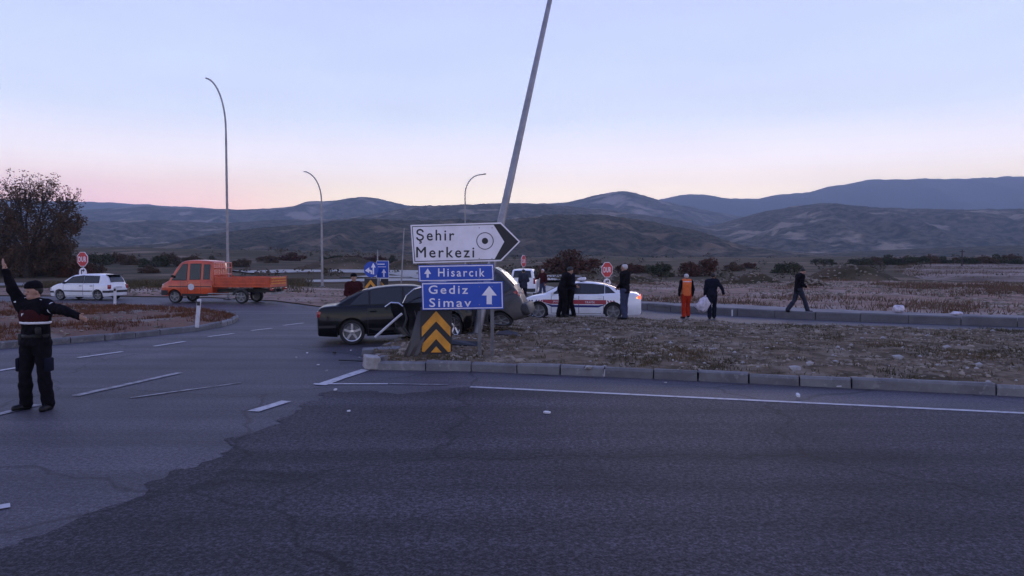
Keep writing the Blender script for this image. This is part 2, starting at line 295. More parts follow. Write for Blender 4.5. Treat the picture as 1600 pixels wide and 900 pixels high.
class MB:
    """collects geometry; build() links it as one mesh object"""
    def __init__(s): s.v = []; s.f = []
    def add(s, V, Fc):
        o = len(s.v); s.v += [tuple(map(float, p)) for p in V]; s.f += [[i + o for i in f] for f in Fc]; return s
    def box(s, c, size, rot=None, taper=1.0):
        hx, hy, hz_ = [a / 2 for a in size]
        V = [Vector((x * hx * (taper if z > 0 else 1), y * hy * (taper if z > 0 else 1), z * hz_)) for z in (-1, 1) for y in (-1, 1) for x in (-1, 1)]
        if rot is not None: V = [rot @ p for p in V]
        V = [p + Vector(c) for p in V]
        return s.add(V, [(0, 2, 3, 1), (4, 5, 7, 6), (0, 1, 5, 4), (2, 6, 7, 3), (0, 4, 6, 2), (1, 3, 7, 5)])
    def rbox(s, c, size, b=0.01, rot=None):
        """box with bevelled edges"""
        bm = bmesh.new(); bmesh.ops.create_cube(bm, size=1)
        for v in bm.verts: v.co = Vector((v.co.x * size[0], v.co.y * size[1], v.co.z * size[2]))
        bmesh.ops.bevel(bm, geom=bm.edges[:], offset=b, segments=2, affect='EDGES', profile=0.5)
        V = [(rot @ v.co if rot is not None else v.co) + Vector(c) for v in bm.verts]
        bm.verts.index_update(); Fc = [[v.index for v in f.verts] for f in bm.faces]; bm.free()
        return s.add(V, Fc)
    def tube(s, pts, rad, n=10, cap=True):
        pts = [Vector(p) for p in pts]
        if not isinstance(rad, (list, tuple)): rad = [rad] * len(pts)
        V = []; prev = None
        for i, p in enumerate(pts):
            d = (pts[min(i + 1, len(pts) - 1)] - pts[max(i - 1, 0)]).normalized()
            a = Vector((0, 0, 1)) if abs(d.z) < 0.9 else Vector((1, 0, 0))
            if prev is not None: a = prev
            u = (a - d * a.dot(d)).normalized(); w = d.cross(u); prev = u
            for k in range(n):
                t = 2 * math.pi * k / n; V.append(p + (u * math.cos(t) + w * math.sin(t)) * rad[i])
        Fc = [(i * n + k, i * n + (k + 1) % n, (i + 1) * n + (k + 1) % n, (i + 1) * n + k) for i in range(len(pts) - 1) for k in range(n)]
        if cap: Fc += [tuple(range(n))[::-1], tuple((len(pts) - 1) * n + k for k in range(n))]
        return s.add(V, Fc)
    def lathe(s, prof, n=24, axis='y', c=(0, 0, 0), closed=True):
        """prof: list of (radius, along-axis)"""
        V = []; m = len(prof)
        for k in range(n):
            t = 2 * math.pi * k / n
            for r_, a in prof:
                p = {'y': (r_ * math.cos(t), a, r_ * math.sin(t)), 'z': (r_ * math.cos(t), r_ * math.sin(t), a), 'x': (a, r_ * math.cos(t), r_ * math.sin(t))}[axis]
                V.append(Vector(p) + Vector(c))
        Fc = []
        for k in range(n):
            for i in range(m if closed else m - 1):
                j = (i + 1) % m
                Fc.append((k * m + i, k * m + j, ((k + 1) % n) * m + j, ((k + 1) % n) * m + i))
        return s.add(V, Fc)
    def prism(s, poly, y0, y1):
        """polygon in (x,z) given a thickness along y"""
        n = len(poly); V = [(x, y0, z) for x, z in poly] + [(x, y1, z) for x, z in poly]
        return s.add(V, [tuple(range(n)), tuple(range(n, 2 * n))[::-1]] + [(i, i + n, (i + 1) % n + n, (i + 1) % n) for i in range(n)])
    def ball(s, c, r, n=8, sq=(1, 1, 1)):
        V = []; Fc = []
        for i in range(n + 1):
            for k in range(n * 2):
                a = math.pi * i / n; t = math.pi * k / n
                V.append((c[0] + r * sq[0] * math.sin(a) * math.cos(t), c[1] + r * sq[1] * math.sin(a) * math.sin(t), c[2] + r * sq[2] * math.cos(a)))
        m = n * 2
        for i in range(n):
            for k in range(m): Fc.append((i * m + k, (i + 1) * m + k, (i + 1) * m + (k + 1) % m, i * m + (k + 1) % m))
        return s.add(V, Fc)
    def build(s, name, material, parent=None, smooth=False, xf=None, loc=None):
        V = [xf(Vector(p)) for p in s.v] if xf else s.v
        me = mesh_np(name, V, s.f, material, smooth)
        bm = bmesh.new(); bm.from_mesh(me)
        bmesh.ops.delete(bm, geom=[v for v in bm.verts if not v.link_faces], context='VERTS')
        if smooth == 'auto' or smooth is True:
            bmesh.ops.remove_doubles(bm, verts=bm.verts[:], dist=1e-5)
        bmesh.ops.recalc_face_normals(bm, faces=bm.faces[:]); bm.to_mesh(me); bm.free()
        if smooth: me.polygons.foreach_set('use_smooth', [True] * len(me.polygons))
        if smooth == 'auto':
            me.set_sharp_from_angle(angle=R(38))
        return link_mesh(name, me, parent, loc)

_txt = {}
def text2d(s, sp=1.0):
    """flat glyph mesh normalised to its own bounding box: (verts Nx2, faces, width/height)"""
    if (s, sp) in _txt: return _txt[(s, sp)]
    c = bpy.data.curves.new('glyphs', 'FONT'); c.body = s; c.space_character = sp; c.resolution_u = 3
    o = bpy.data.objects.new('glyphs', c); COL.objects.link(o)
    dg = bpy.context.evaluated_depsgraph_get(); me = bpy.data.meshes.new_from_object(o.evaluated_get(dg))
    V = np.array([v.co[:2] for v in me.vertices]); Fc = [list(p.vertices) for p in me.polygons]
    bpy.data.objects.remove(o); bpy.data.curves.remove(c); bpy.data.meshes.remove(me)
    lo, hi = V.min(0), V.max(0); V = (V - lo) / (hi - lo)
    _txt[(s, sp)] = (V, Fc, (hi[0] - lo[0]) / (hi[1] - lo[1])); return _txt[(s, sp)]
def bold(mbv, amt): pass

def cdt_sheet(poly, step, zf, inner=True, jit=0.0):
    """triangulated sheet over polygon (list of xy) with interior points; zf(x,y) gives the height"""
    poly = [Vector((p[0], p[1])) for p in poly]; n = len(poly)
    B = []
    for i in range(n):
        a, b = poly[i], poly[(i + 1) % n]; k = max(1, int((b - a).length / step))
        for j in range(k): B.append(a + (b - a) * (j / k))
    pts = list(B); A = np.array([[p.x, p.y] for p in B])
    lo, hi = A.min(0), A.max(0)
    if inner:
        gx, gy = np.meshgrid(np.arange(lo[0] + step / 2, hi[0], step), np.arange(lo[1] + step / 2, hi[1], step))
        Q = np.stack([gx.ravel(), gy.ravel()], 1)
        if jit: Q += RNG.uniform(-jit, jit, Q.shape)
        ins = inpoly(Q, A)
        # keep away from the border
        Q = Q[ins]
        keep = np.ones(len(Q), bool)
        for c0 in range(0, len(Q), 2000):
            d = np.min(((Q[c0:c0 + 2000, None, :] - A[None]) ** 2).sum(2), 1); keep[c0:c0 + 2000] = d > (step * .4) ** 2
        pts += [Vector(q) for q in Q[keep]]
    nb = len(B)
    r = delaunay_2d_cdt(pts, [(i, (i + 1) % nb) for i in range(nb)], [], 1, 1e-5)
    V = [(p.x, p.y, float(zf(p.x, p.y))) for p in r[0]]
    return V, r[2]
def inpoly(Q, A):
    x, y = Q[:, 0], Q[:, 1]; ins = np.zeros(len(Q), bool); j = len(A) - 1
    for i in range(len(A)):
        c = ((A[i, 1] > y) != (A[j, 1] > y)) & (x < (A[j, 0] - A[i, 0]) * (y - A[i, 1]) / (A[j, 1] - A[i, 1] + 1e-12) + A[i, 0])
        ins ^= c; j = i
    return ins
def fb(x, y, s=1.0, o=4, seed=0.0):
    return mnoise.fractal(Vector((x * s + seed, y * s - seed, seed * 1.7)), 1.0, 2.0, o)

# ================================================================== THE SETTING
def structure(name, V, Fc, m, smooth=True):
    return tag(link_mesh(name, mesh_np(name, V, Fc, m, smooth)), kind='structure')

# ---- ground: one sheet to the horizon
def rough_z(x, y):
    if y <= 45: return 0.0
    return fb(x, y, 0.12, 3, 3.1) * 0.10 * min(1, (y - 45) / 25) + fb(x, y, 0.02, 3, 9.1) * min(1.6, max(0, y - 150) / 120)
def lift_z(x, y):
    return float(gz(x, y)) + rough_z(x, y) + .006 + .12 * float(ss((y - 44) / 20))
def make_ground():
    ys = np.concatenate([np.arange(-30, 30, 3.0), np.arange(30, 120, 1.5), np.geomspace(120, 6300, 60)])
    us = np.linspace(-1, 1, 161)
    V = []; Fc = []; n = len(us)
    for y in ys:
        w = max(70.0, y * 1.3 + 60)
        for u in us:
            x = u * w
            z = float(gz(x, y)) - 0.05
            z += rough_z(x, y)
            V.append((x, y, z))
    for i in range(len(ys) - 1):
        for k in range(n - 1): Fc.append((i * n + k, i * n + k + 1, (i + 1) * n + k + 1, (i + 1) * n + k))
    structure('ground', V, Fc, 'earth')
make_ground()

def xy(p): return (p.x, p.y)
def edge_dist(x, y, A):
    a = A; b = np.roll(A, -1, 0); p = np.array([x, y])
    ab = b - a; t = np.clip(((p - a) * ab).sum(1) / ((ab ** 2).sum(1) + 1e-9), 0, 1)
    return float(np.sqrt((((a + ab * t[:, None]) - p) ** 2).sum(1).min()))
# ---- the asphalt junction: one sheet, its back edge read off the photograph
back = [P(-900, 466), P(-200, 464), P(0, 463), P(200, 464), P(330, 466), P(430, 471), P(500, 480), P(560, 480), P(700, 474), P(840, 472), P(930, 478), P(1010, 484), P(1040, 487), P(1280, 500), P(1600, 511)]
d = (back[-1] - back[-2]).normalized()
far_kerb_line = [P(905, 476), P(960, 480), P(1010, 484), P(1040, 487), P(1160, 494), P(1280, 500), P(1440, 506), P(1600, 511), back[-1] + d * 14]
road_poly = [xy(p) for p in back] + [xy(back[-1] + d * 14), (45, 2), (45, -14), (-70, -14), (-70, 30)]
V, Fc = cdt_sheet(road_poly, 1.2, lambda x, y: gz(x, y))
structure('road', V, Fc, 'asphalt_old')

# newer, darker asphalt laid over the junction, with a ragged edge
edge_px = [(-160, 925), (0, 862), (70, 835), (130, 805), (215, 772), (255, 742), (340, 716), (352, 690), (420, 668), (472, 640), (505, 616), (560, 611), (620, 616), (690, 609), (740, 606)]
edge = []
for i in range(len(edge_px) - 1):
    a, b = P(*edge_px[i]), P(*edge_px[i + 1])
    k = max(2, int((b - a).length / 0.09))
    for j in range(k):
        q = a + (b - a) * (j / k); edge.append((q.x + random.uniform(-.045, .045) + .16 * fb(q.x, q.y, 2.3, 6), q.y + random.uniform(-.045, .045) + .16 * fb(q.y, q.x, 2.3, 6)))
new_poly = edge + [xy(P(740, 605)), xy(P(1000, 617)), xy(P(1600, 645.5)), (40, 2.2), (40, -13), (-12, -13), (-8, 3.0)]
V, Fc = cdt_sheet(new_poly, 1.5, lambda x, y: gz(x, y) + 0.006)
structure('road_patch', V, Fc, 'asphalt_new')

# far carriageways that catch the sky
def strip(name, pts, width, m, lift=0.0, n=60):
    pts = [Vector((p[0], p[1])) for p in pts]
    cum = [0]
    for i in range(1, len(pts)): cum.append(cum[-1] + (pts[i] - pts[i - 1]).length)
    ev = []
    for j in range(n + 1):
        t = cum[-1] * j / n; i = max(k for k in range(len(cum)) if cum[k] <= t + 1e-9); i = min(i, len(pts) - 2)
        # catmull-rom
        p0, p1, p2, p3 = pts[max(i - 1, 0)], pts[i], pts[i + 1], pts[min(i + 2, len(pts) - 1)]
        u = (t - cum[i]) / (cum[i + 1] - cum[i])
        ev.append(0.5 * ((2 * p1) + (p2 - p0) * u + (2 * p0 - 5 * p1 + 4 * p2 - p3) * u * u + (3 * p1 - p0 - 3 * p2 + p3) * u ** 3))
    V = []; Fc = []
    for j, p in enumerate(ev):
        dd = (ev[min(j + 1, n)] - ev[max(j - 1, 0)]).normalized(); q = Vector((-dd.y, dd.x))
        for k in range(7):
            r_ = p + q * (width * ((k - 1) / 4 - .5) if 0 < k < 6 else (width / 2 + .9) * (1 if k else -1))
            V.append((r_.x, r_.y, lift_z(r_.x, r_.y) + lift - (0 if 0 < k < 6 else .5)))
    for j in range(n):
        for k in range(6): Fc.append((j * 7 + k, j * 7 + k + 1, j * 7 + 8 + k, j * 7 + 7 + k))
    return V, Fc
def far_strip(name, pxs, width, lift):
    V, Fc = strip(name, [xy(P(*p)) for p in pxs], width, 'road_far', lift)
    o = structure(name, V, Fc, 'road_far'); o.data.materials.append(M['earth'])
    for i, p in enumerate(o.data.polygons):
        if i % 6 in (0, 5): p.material_index = 1
far_strip('far_road', [(-500, 450), (-100, 447), (200, 444), (450, 441), (620, 438), (720, 441), (790, 452), (850, 470)], 8.0, 0.0)
far_strip('far_road', [(380, 426.5), (490, 425), (570, 425), (640, 427), (700, 431), (790, 441)], 14.0, 0.06)
far_strip('far_road', [(560, 433), (640, 434), (720, 434), (900, 433)], 8.0, 0.03)

# verge beyond the far kerb: pale gravel shoulder, pale field
sh = far_kerb_line
off = []
for i, p in enumerate(sh):
    dd = (sh[min(i + 1, len(sh) - 1)] - sh[max(i - 1, 0)]).normalized(); q = Vector((-dd.y, dd.x, 0)); off.append(p + q * (3.6 if i > 2 else 1.2 + i * .7))
V, Fc = cdt_sheet([xy(p) for p in sh] + [xy(p) for p in reversed(off)], 0.5, lambda x, y: gz(x, y) + 0.22 + 0.03 * fb(x, y, 1.1))
structure('path', V, Fc, 'gravel_strip')
fld = [Vector((x, y, 0)) for x, y in ((43, 76), (58, 74), (75, 73), (110, 90), (160, 185), (140, 196), (112, 196), (98, 185), (78, 150), (57, 112), (47, 88))]
FA = np.array([xy(p) for p in fld])
V, Fc = cdt_sheet([xy(p) for p in fld], 3.0, lambda x, y: lift_z(x, y) - .5 + .75 * min(1, edge_dist(x, y, FA) / 4))
structure('field', V, Fc, 'pale_field')

# ---- kerbs: each stone its own piece
def kerb(name, pts, h, w, m, stone=0.9, lift=0.0, jit=0.012, inward=1, skip=(), joints=None):
    root = tag(empty(name, (0, 0, 0)), kind='structure')
    pts = [Vector((p[0], p[1])) for p in pts]
    cum = [0]
    for i in range(1, len(pts)): cum.append(cum[-1] + (pts[i] - pts[i - 1]).length)
    def pos(t):
        i = max(k for k in range(len(cum)) if cum[k] <= t + 1e-9); i = min(i, len(pts) - 2)
        return pts[i] + (pts[i + 1] - pts[i]) * ((t - cum[i]) / (cum[i + 1] - cum[i]))
    k = max(1, round(cum[-1] / stone)); L = cum[-1] / k
    cuts = [j * L for j in range(k + 1)]
    if joints: cuts = [0] + joints + [joints[-1] + (cum[-1] - joints[-1]) * t for t in (.22, .4, .6, .8, 1)]
    for j in range(len(cuts) - 1):
        if j in skip: continue
        a, b = pos(cuts[j]), pos(cuts[j + 1]); dd = (b - a); ln = dd.length; dd = dd.normalized(); q = Vector((-dd.y, dd.x)) * inward
        g = 0.012; hh = h + random.uniform(-jit, jit) * 1.4; wj = random.uniform(-jit, jit); tw = random.uniform(-jit, jit)
        z0 = float(gz((a.x + b.x) / 2, (a.y + b.y) / 2)) - 0.06
        prof = [(0, 0), (0, hh + .06 - .035), (.03, hh + .06), (w, hh + .06), (w, 0)]
        V = []
        for e, pt in ((0, a + dd * g), (1, b - dd * g)):
            for u, z in prof:
                p = pt + q * (u + wj + (tw if e else -tw)) + dd * random.uniform(-.008, .008); V.append((p.x, p.y, z0 + z + lift + (random.uniform(-.012, .008) if z > 0 else 0)))
        n = 5
        Fc = [tuple(range(n)), tuple(range(n, 2 * n))[::-1]] + [(i, i + n, (i + 1) % n + n, (i + 1) % n) for i in range(n)]
        mb = MB(); mb.add(V, Fc); mb.build('kerb_stone', m, root)
    return root

# centre island, where the cars ended up
front = [P(590, 578), P(740, 580.5), P(1000, 591), P(1330, 607), P(1600, 620)]
fd = (front[-1] - front[-2]).normalized(); front_end = front[-1] + fd * 16
left_side = [P(590, 578), P(578, 569), P(583, 556), P(606, 543), P(650, 527), P(720, 512), P(800, 502)]
back_side = [P(800, 502), P(900, 498, .1), P(1010, 499, .1), P(1150, 505, .1), P(1280, 509, .1), P(1440, 514, .1), P(1600, 518.5, .1)]
bd = (back_side[-1] - back_side[-2]).normalized(); back_end = back_side[-1] + bd * 13
KH = 0.17
fx = [590, 740, 1000, 1330, 1600]; fy = [578, 580.5, 591, 607, 620]
fj = [(Vector(xy(P(x, float(np.interp(x, fx, fy))))) - Vector(xy(front[0]))).length for x in (665, 736, 808, 876, 945, 1022, 1092, 1172, 1252, 1333, 1560)]
kerb('kerb', [xy(p) for p in front] + [xy(front_end)], KH, .16, 'concrete', 0.92, inward=1, joints=fj)
kerb('kerb', [xy(p) for p in left_side], KH * .8, .16, 'concrete', 0.8, inward=-1, skip=(1, 2))
isl_poly = [xy(p + Vector((0, .14, 0))) for p in front] + [xy(front_end + Vector((0, .14, 0))), xy(back_end)] + [xy(p) for p in reversed(back_side[1:])] + [xy(p) for p in reversed(left_side[2:])]
ISL = np.array(isl_poly)
def isl_z(x, y):
    e = min(1.0, edge_dist(x, y, ISL) / 0.8)
    back_low = float(ss((y - 15) / 8)) * .06
    return float(gz(x, y)) + KH - 0.035 - back_low * (1 - e) + e * (0.05 + 0.05 * fb(x, y, .5, 4, 2.2) + 0.035 * fb(x, y, 2.5, 3, 5.0))
V, Fc = cdt_sheet(isl_poly, 0.28, isl_z, jit=.08)
structure('traffic_island', V, Fc, 'island_soil')
kerb('kerb', [xy(p) for p in back_side] + [xy(back_end)], 0.13, .15, 'kerb_far', 0.95, inward=-1)

# left island with rust-coloured growth
lf = [P(-420, 585), P(-150, 559), P(0, 545), P(120, 536), P(220, 527), P(300, 518.5), P(345, 511.5), P(366, 505), P(373, 500), P(370, 495.5), P(350, 491), P(310, 487), P(240, 482.5), P(160, 479.5), P(60, 478), P(-200, 477), P(-600, 480)]
kerb('kerb', [xy(p) for p in lf], 0.16, .16, 'concrete', 0.85, inward=1)
left_poly = []
cx0 = sum(p.x for p in lf) / len(lf); cy0 = sum(p.y for p in lf) / len(lf)
for p in lf:
    dv = Vector((cx0 - p.x, cy0 - p.y)); dv.normalize(); left_poly.append((p.x + dv.x * .13, p.y + dv.y * .13))
LPA = np.array(left_poly)
def left_z(x, y):
    e = min(1.0, edge_dist(x, y, LPA) / 1.2)
    return float(gz(x, y)) + .12 + e * (.10 + .08 * fb(x, y, .4, 4, 7.7) + .04 * fb(x, y, 2.0, 3, 1.0))
V, Fc = cdt_sheet(left_poly, 0.4, left_z, jit=.1)
structure('roundabout_island', V, Fc, 'rust_soil')
# far kerb
kerb('kerb', [xy(p) for p in far_kerb_line], 0.30, .22, 'kerb_far', 1.6, inward=1, jit=.008)

# ---- painted markings, each a thing laid on the asphalt
def marking(label, a, b, w, m='paint_line', lift=.011, group=None, ragged=0.0):
    a = Vector((a.x, a.y)); b = Vector((b.x, b.y)); dd = (b - a).normalized(); q = Vector((-dd.y, dd.x)) * w / 2
    n = max(2, int((b - a).length / .35)); V = []; Fc = []
    for j in range(n + 1):
        p = a + (b - a) * (j / n)
        for s_ in (1, -1):
            r_ = p + q * s_ * (1 + random.uniform(-ragged, ragged)); V.append((r_.x, r_.y, float(gz(r_.x, r_.y)) + lift))
    for j in range(n): Fc.append((2 * j, 2 * j + 1, 2 * j + 3, 2 * j + 2))
    o = link_mesh('road_marking', mesh_np('road_marking', V, Fc, m))
    tag(o, label, 'road marking', group)
for a, b in (((-60, 590), (27, 575)), ((122, 559.5), (191, 550)), ((241, 541.5), (289, 534)), ((326, 526.5), (365, 521.5)), ((393, 517), (426, 513)), ((443, 508.8), (474, 505))):
    marking('short white lane dash curving past the rust coloured island', P(*a), P(*b), .13, group='lane dashes beside the rust coloured island', ragged=.08)
marking('long pale lane line beside the standing officer', P(-60, 662), P(60, 633), .14, 'paint_line_worn', ragged=.1)
marking('long pale lane line running from the officer toward the black sedan', P(118, 619), P(281, 583), .15, 'paint_line_worn', ragged=.1)
marking('thin faded broken line on the old asphalt', P(205, 622.5), P(300, 609), .07, 'paint_line_worn', ragged=.45)
marking('thin very faded line stub on the old asphalt toward the sedan', P(300, 609), P(378, 598.5), .05, 'paint_line_worn', ragged=.6)
marking('short wide white dash cut off by the new asphalt', P(395, 643.5), P(448, 627.5), .17, ragged=.12)
marking('white dash at the edge of the old asphalt in the foreground', P(-40, 800), P(16, 791), .13, ragged=.1)
marking('long white edge line following the kerb of the crash island', P(735, 605.2), P(1600, 646.5) + (P(1600, 646.5) - P(735, 605.2)).normalized() * 8, .11, ragged=.06)
marking('short white edge line at the tip of the crash island', P(490, 600.5), P(606, 600.5), .10, ragged=.1)
marking('faded thin edge line next to the patched asphalt', P(608, 600.5), P(700, 602), .06, 'paint_line_worn', lift=.012, ragged=.4)
marking('thick white line running to the broken kerb nose', P(500, 602.5), P(572, 578), .2, ragged=.1, lift=.0125)

# ---- hills, one sheet for each ridge, farther ones higher
def hill(name, sky_px, D, m, foot=.5, rough=1.0, seed=1.0, bumpy=.010, nu=420, nv=60):
    px = np.array([p[0] for p in sky_px]); py = np.array([p[1] for p in sky_px])
    us = np.linspace(px.min(), px.max(), nu); crest = np.interp(us, px, py)
    kern = np.array([1, 2, 3, 2, 1]) / 9.0
    crest = np.convolve(np.pad(crest, 2, mode='edge'), kern, 'valid')
    V = []; Fc = []
    vs = np.concatenate([np.linspace(0, 1, nv), [1.1, 1.25, 1.5]])
    for v in vs:
        for u, c in zip(us, crest):
            top = at(u, c, D); Hh = top.z
            yy = D * (foot + (1 - foot) * v)
            x = (u - 800) / F * D * (1 if v >= 1 else (foot + (1 - foot) * v) * .6 + .4)
            e = ss(v) if v <= 1 else 1 - .55 * (v - 1) ** 1.2
            g = fb(x, yy, 3.2 / D, 5, seed) * .20 * rough
            rid = abs(fb(x, yy * .3, 11.0 / D, 5, seed + 4)) * .46 * rough
            prof = e * (1 + (g - rid) * (1 - e) * 2.6) if v <= 1 else e
            z = -14 * (1 - min(1, v * 5)) + Hh * prof + (fb(x, yy, 55.0 / D, 3, seed) * .016 + fb(x, yy, 170.0 / D, 2, seed) * bumpy) * Hh * (1 if v < 1.05 else .6)
            V.append((x, yy, z))
    for i in range(len(vs) - 1):
        for k in range(nu - 1): Fc.append((i * nu + k, i * nu + k + 1, (i + 1) * nu + k + 1, (i + 1) * nu + k))
    structure(name, V, Fc, m)
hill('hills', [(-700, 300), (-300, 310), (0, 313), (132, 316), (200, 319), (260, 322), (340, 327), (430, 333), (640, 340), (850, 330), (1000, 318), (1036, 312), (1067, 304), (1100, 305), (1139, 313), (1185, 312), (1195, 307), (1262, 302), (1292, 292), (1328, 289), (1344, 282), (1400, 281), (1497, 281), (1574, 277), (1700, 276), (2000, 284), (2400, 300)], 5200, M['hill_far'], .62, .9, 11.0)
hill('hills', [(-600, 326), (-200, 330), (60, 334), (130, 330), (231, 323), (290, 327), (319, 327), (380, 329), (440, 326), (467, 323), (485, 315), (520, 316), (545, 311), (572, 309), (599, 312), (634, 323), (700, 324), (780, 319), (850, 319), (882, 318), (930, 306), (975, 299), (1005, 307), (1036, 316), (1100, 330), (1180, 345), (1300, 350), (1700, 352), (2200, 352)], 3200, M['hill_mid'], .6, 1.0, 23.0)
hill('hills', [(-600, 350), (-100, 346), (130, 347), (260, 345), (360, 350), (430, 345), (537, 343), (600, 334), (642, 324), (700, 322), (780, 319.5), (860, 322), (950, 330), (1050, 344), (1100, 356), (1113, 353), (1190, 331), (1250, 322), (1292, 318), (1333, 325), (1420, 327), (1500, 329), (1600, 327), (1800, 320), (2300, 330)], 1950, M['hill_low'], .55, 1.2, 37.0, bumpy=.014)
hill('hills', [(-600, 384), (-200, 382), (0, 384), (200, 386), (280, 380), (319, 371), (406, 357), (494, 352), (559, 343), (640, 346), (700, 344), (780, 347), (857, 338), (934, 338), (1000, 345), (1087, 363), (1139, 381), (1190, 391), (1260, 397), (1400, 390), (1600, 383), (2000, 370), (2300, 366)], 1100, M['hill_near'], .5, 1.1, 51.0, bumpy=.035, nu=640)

# ================================================================== VEHICLES
def smooth_prof(pts, x):
    """shape-preserving interpolation through (x,z) points"""
    X = [p[0] for p in pts]; Z = [p[1] for p in pts]
    if x <= X[0]: return Z[0]
    if x >= X[-1]: return Z[-1]
    i = max(k for k in range(len(X)) if X[k] <= x); i = min(i, len(X) - 2)
    h = X[i + 1] - X[i]; t = (x - X[i]) / h
    def sl(k):
        if k <= 0: return (Z[1] - Z[0]) / (X[1] - X[0])
        if k >= len(X) - 1: return (Z[-1] - Z[-2]) / (X[-1] - X[-2])
        a = (Z[k] - Z[k - 1]) / (X[k] - X[k - 1]); b = (Z[k + 1] - Z[k]) / (X[k + 1] - X[k])
        return 0 if a * b <= 0 else 2 * a * b / (a + b)
    m0, m1 = sl(i) * h, sl(i + 1) * h
    return (2 * t ** 3 - 3 * t * t + 1) * Z[i] + (t ** 3 - 2 * t * t + t) * m0 + (-2 * t ** 3 + 3 * t * t) * Z[i + 1] + (t ** 3 - t * t) * m1

class Car:
    """x forward, y to the left, z up; origin on the ground below the middle"""
    def __init__(s, name, L, W, axles, wr, deck, roof, belt, paint, sill=.2, tum=.34, rim='rim', loc=(0, 0, 0), rz=0.0, xf=None, x0=None, x1=None, tyre_w=.2, side=None):
        s.L, s.W, s.ax, s.wr, s.deck, s.roof, s.belt, s.sill, s.tum = L, W, axles, wr, deck, roof, belt, sill, tum
        s.x0 = -L / 2 if x0 is None else x0; s.x1 = L / 2 if x1 is None else x1
        s.paint = paint; s.xf = xf; s.tw = tyre_w
        s.side = side or [(.15, .90), (.25, .955), (.4, .99), (.58, 1.0), (.75, .985), (.95, .95), (1.3, .93)]
        s.root = empty(name, loc, rz)
        s.make_body(); s.make_cabin(); s.wheels(rim)
    def w(s, x):
        e = 0.62; a = max(0, (x - (s.x1 - e)) / e); b = max(0, ((s.x0 + e) - x) / e)
        return s.W * (1 - .15 * a ** 2.2 - .11 * b ** 2.4)
    def sy(s, x, z): return s.w(x) * smooth_prof(s.side, z)
    def bot(s, x):
        b = s.sill + .02 * max(0, abs(x - (s.x0 + s.x1) / 2) - (s.x1 - s.x0) * .38) * 4
        Ra = s.wr + .045
        for a in s.ax:
            if abs(x - a) < Ra: b = max(b, s.wr + math.sqrt(Ra * Ra - (x - a) ** 2))
        return b
    def b(s, mb, name, m, parent=None, smooth=False):
        return mb.build(name, m, parent or s.root, smooth, s.xf)
    def make_body(s):
        xs = set(np.round(np.linspace(s.x0 + .05, s.x1 - .05, int((s.x1 - s.x0) / .06)), 4))
        for a in s.ax:
            Ra = s.wr + .045
            for t in np.linspace(-1, 1, 15): xs.add(round(a + Ra * math.sin(t * math.pi / 2), 4))
            xs.add(round(a + Ra + .004, 4)); xs.add(round(a - Ra - .004, 4))
        xs = sorted(x for x in xs if s.x0 + .04 < x < s.x1 - .04)
        xs = [s.x0, s.x0 + .012, s.x0 + .035] + xs + [s.x1 - .035, s.x1 - .012, s.x1]
        lev = [.26, .34, .46, .58, .70, .80]
        V = []; n = None
        for i, x in enumerate(xs):
            t = smooth_prof(s.deck, x); b = s.bot(x); k = 1.0; zk = 0
            if i < 3: k = (.90, .96, .99)[i]; zk = (.05, .02, .005)[i]
            if i >= len(xs) - 3: k = (.99, .96, .90)[i - len(xs) + 3]; zk = (.005, .02, .05)[i - len(xs) + 3]
            b += zk; t -= zk
            half = [(0, b), (.78 * s.w(x) * k, b)]
            zs = [b + .005] + [min(max(z, b + .008 + .002 * j), t - .05 + .001 * j) for j, z in enumerate(lev)] + [t - .042]
            half += [(s.sy(x, z) * k, z) for z in zs]
            we = s.sy(x, t) * k
            half += [(we - .02, t - .012), (we - .06, t), (we * .5, t + .016), (0, t + .022)]
            ring = half + [(-y, z) for y, z in reversed(half[1:-1])]
            n = len(ring); V += [(x, y, z) for y, z in ring]
        Fc = [(i * n + k, i * n + (k + 1) % n, (i + 1) * n + (k + 1) % n, (i + 1) * n + k) for i in range(len(xs) - 1) for k in range(n)]
        Fc += [tuple(range(n)), tuple((len(xs) - 1) * n + k for k in range(n))]
        mb = MB(); mb.add(V, Fc); s.body = s.b(mb, 'body', s.paint, smooth='auto')
        mb = MB(); hw = s.W - .06 - s.tw - .03
        mb.box(((s.x0 + s.x1) / 2, 0, (s.sill + s.belt) / 2 - .03), (s.x1 - s.x0 - .5, 2 * hw, s.belt - s.sill - .12))
        s.b(mb, 'underbody', 'trim_black')
    def gw(s, x, z): return s.sy(x, s.belt) - .035 - s.tum * max(0, z - s.belt)
    def make_cabin(s):
        a, b = s.roof[0][0], s.roof[-1][0]; xs = np.unique(np.concatenate([np.linspace(a, b, 46), [p[0] for p in s.roof]]))
        V = []
        for x in xs:
            r = smooth_prof(s.roof, x); z0 = min(s.belt, smooth_prof(s.deck, x)) - .03; rr = max(r, z0 + .01)
            zs = np.linspace(z0, max(rr - .07, z0 + .004), 4)
            half = [(0, z0), (s.gw(x, z0), z0)] + [(s.gw(x, z), z) for z in zs[1:]]
            wt = s.gw(x, rr)
            half += [(wt - .012, max(rr - .03, z0 + .005)), (wt - .05, max(rr - .006, z0 + .007)), (wt * .55, rr + .012), (0, rr + .018)]
            ring = half + [(-y, z) for y, z in reversed(half[1:-1])]; n = len(ring); V += [(x, y, z) for y, z in ring]
        Fc = [(i * n + k, i * n + (k + 1) % n, (i + 1) * n + (k + 1) % n, (i + 1) * n + k) for i in range(len(xs) - 1) for k in range(n)]
        Fc += [tuple(range(n)), tuple((len(xs) - 1) * n + k for k in range(n))]
        mb = MB(); mb.add(V, Fc); s.cabin = s.b(mb, 'roof', s.paint, smooth='auto')
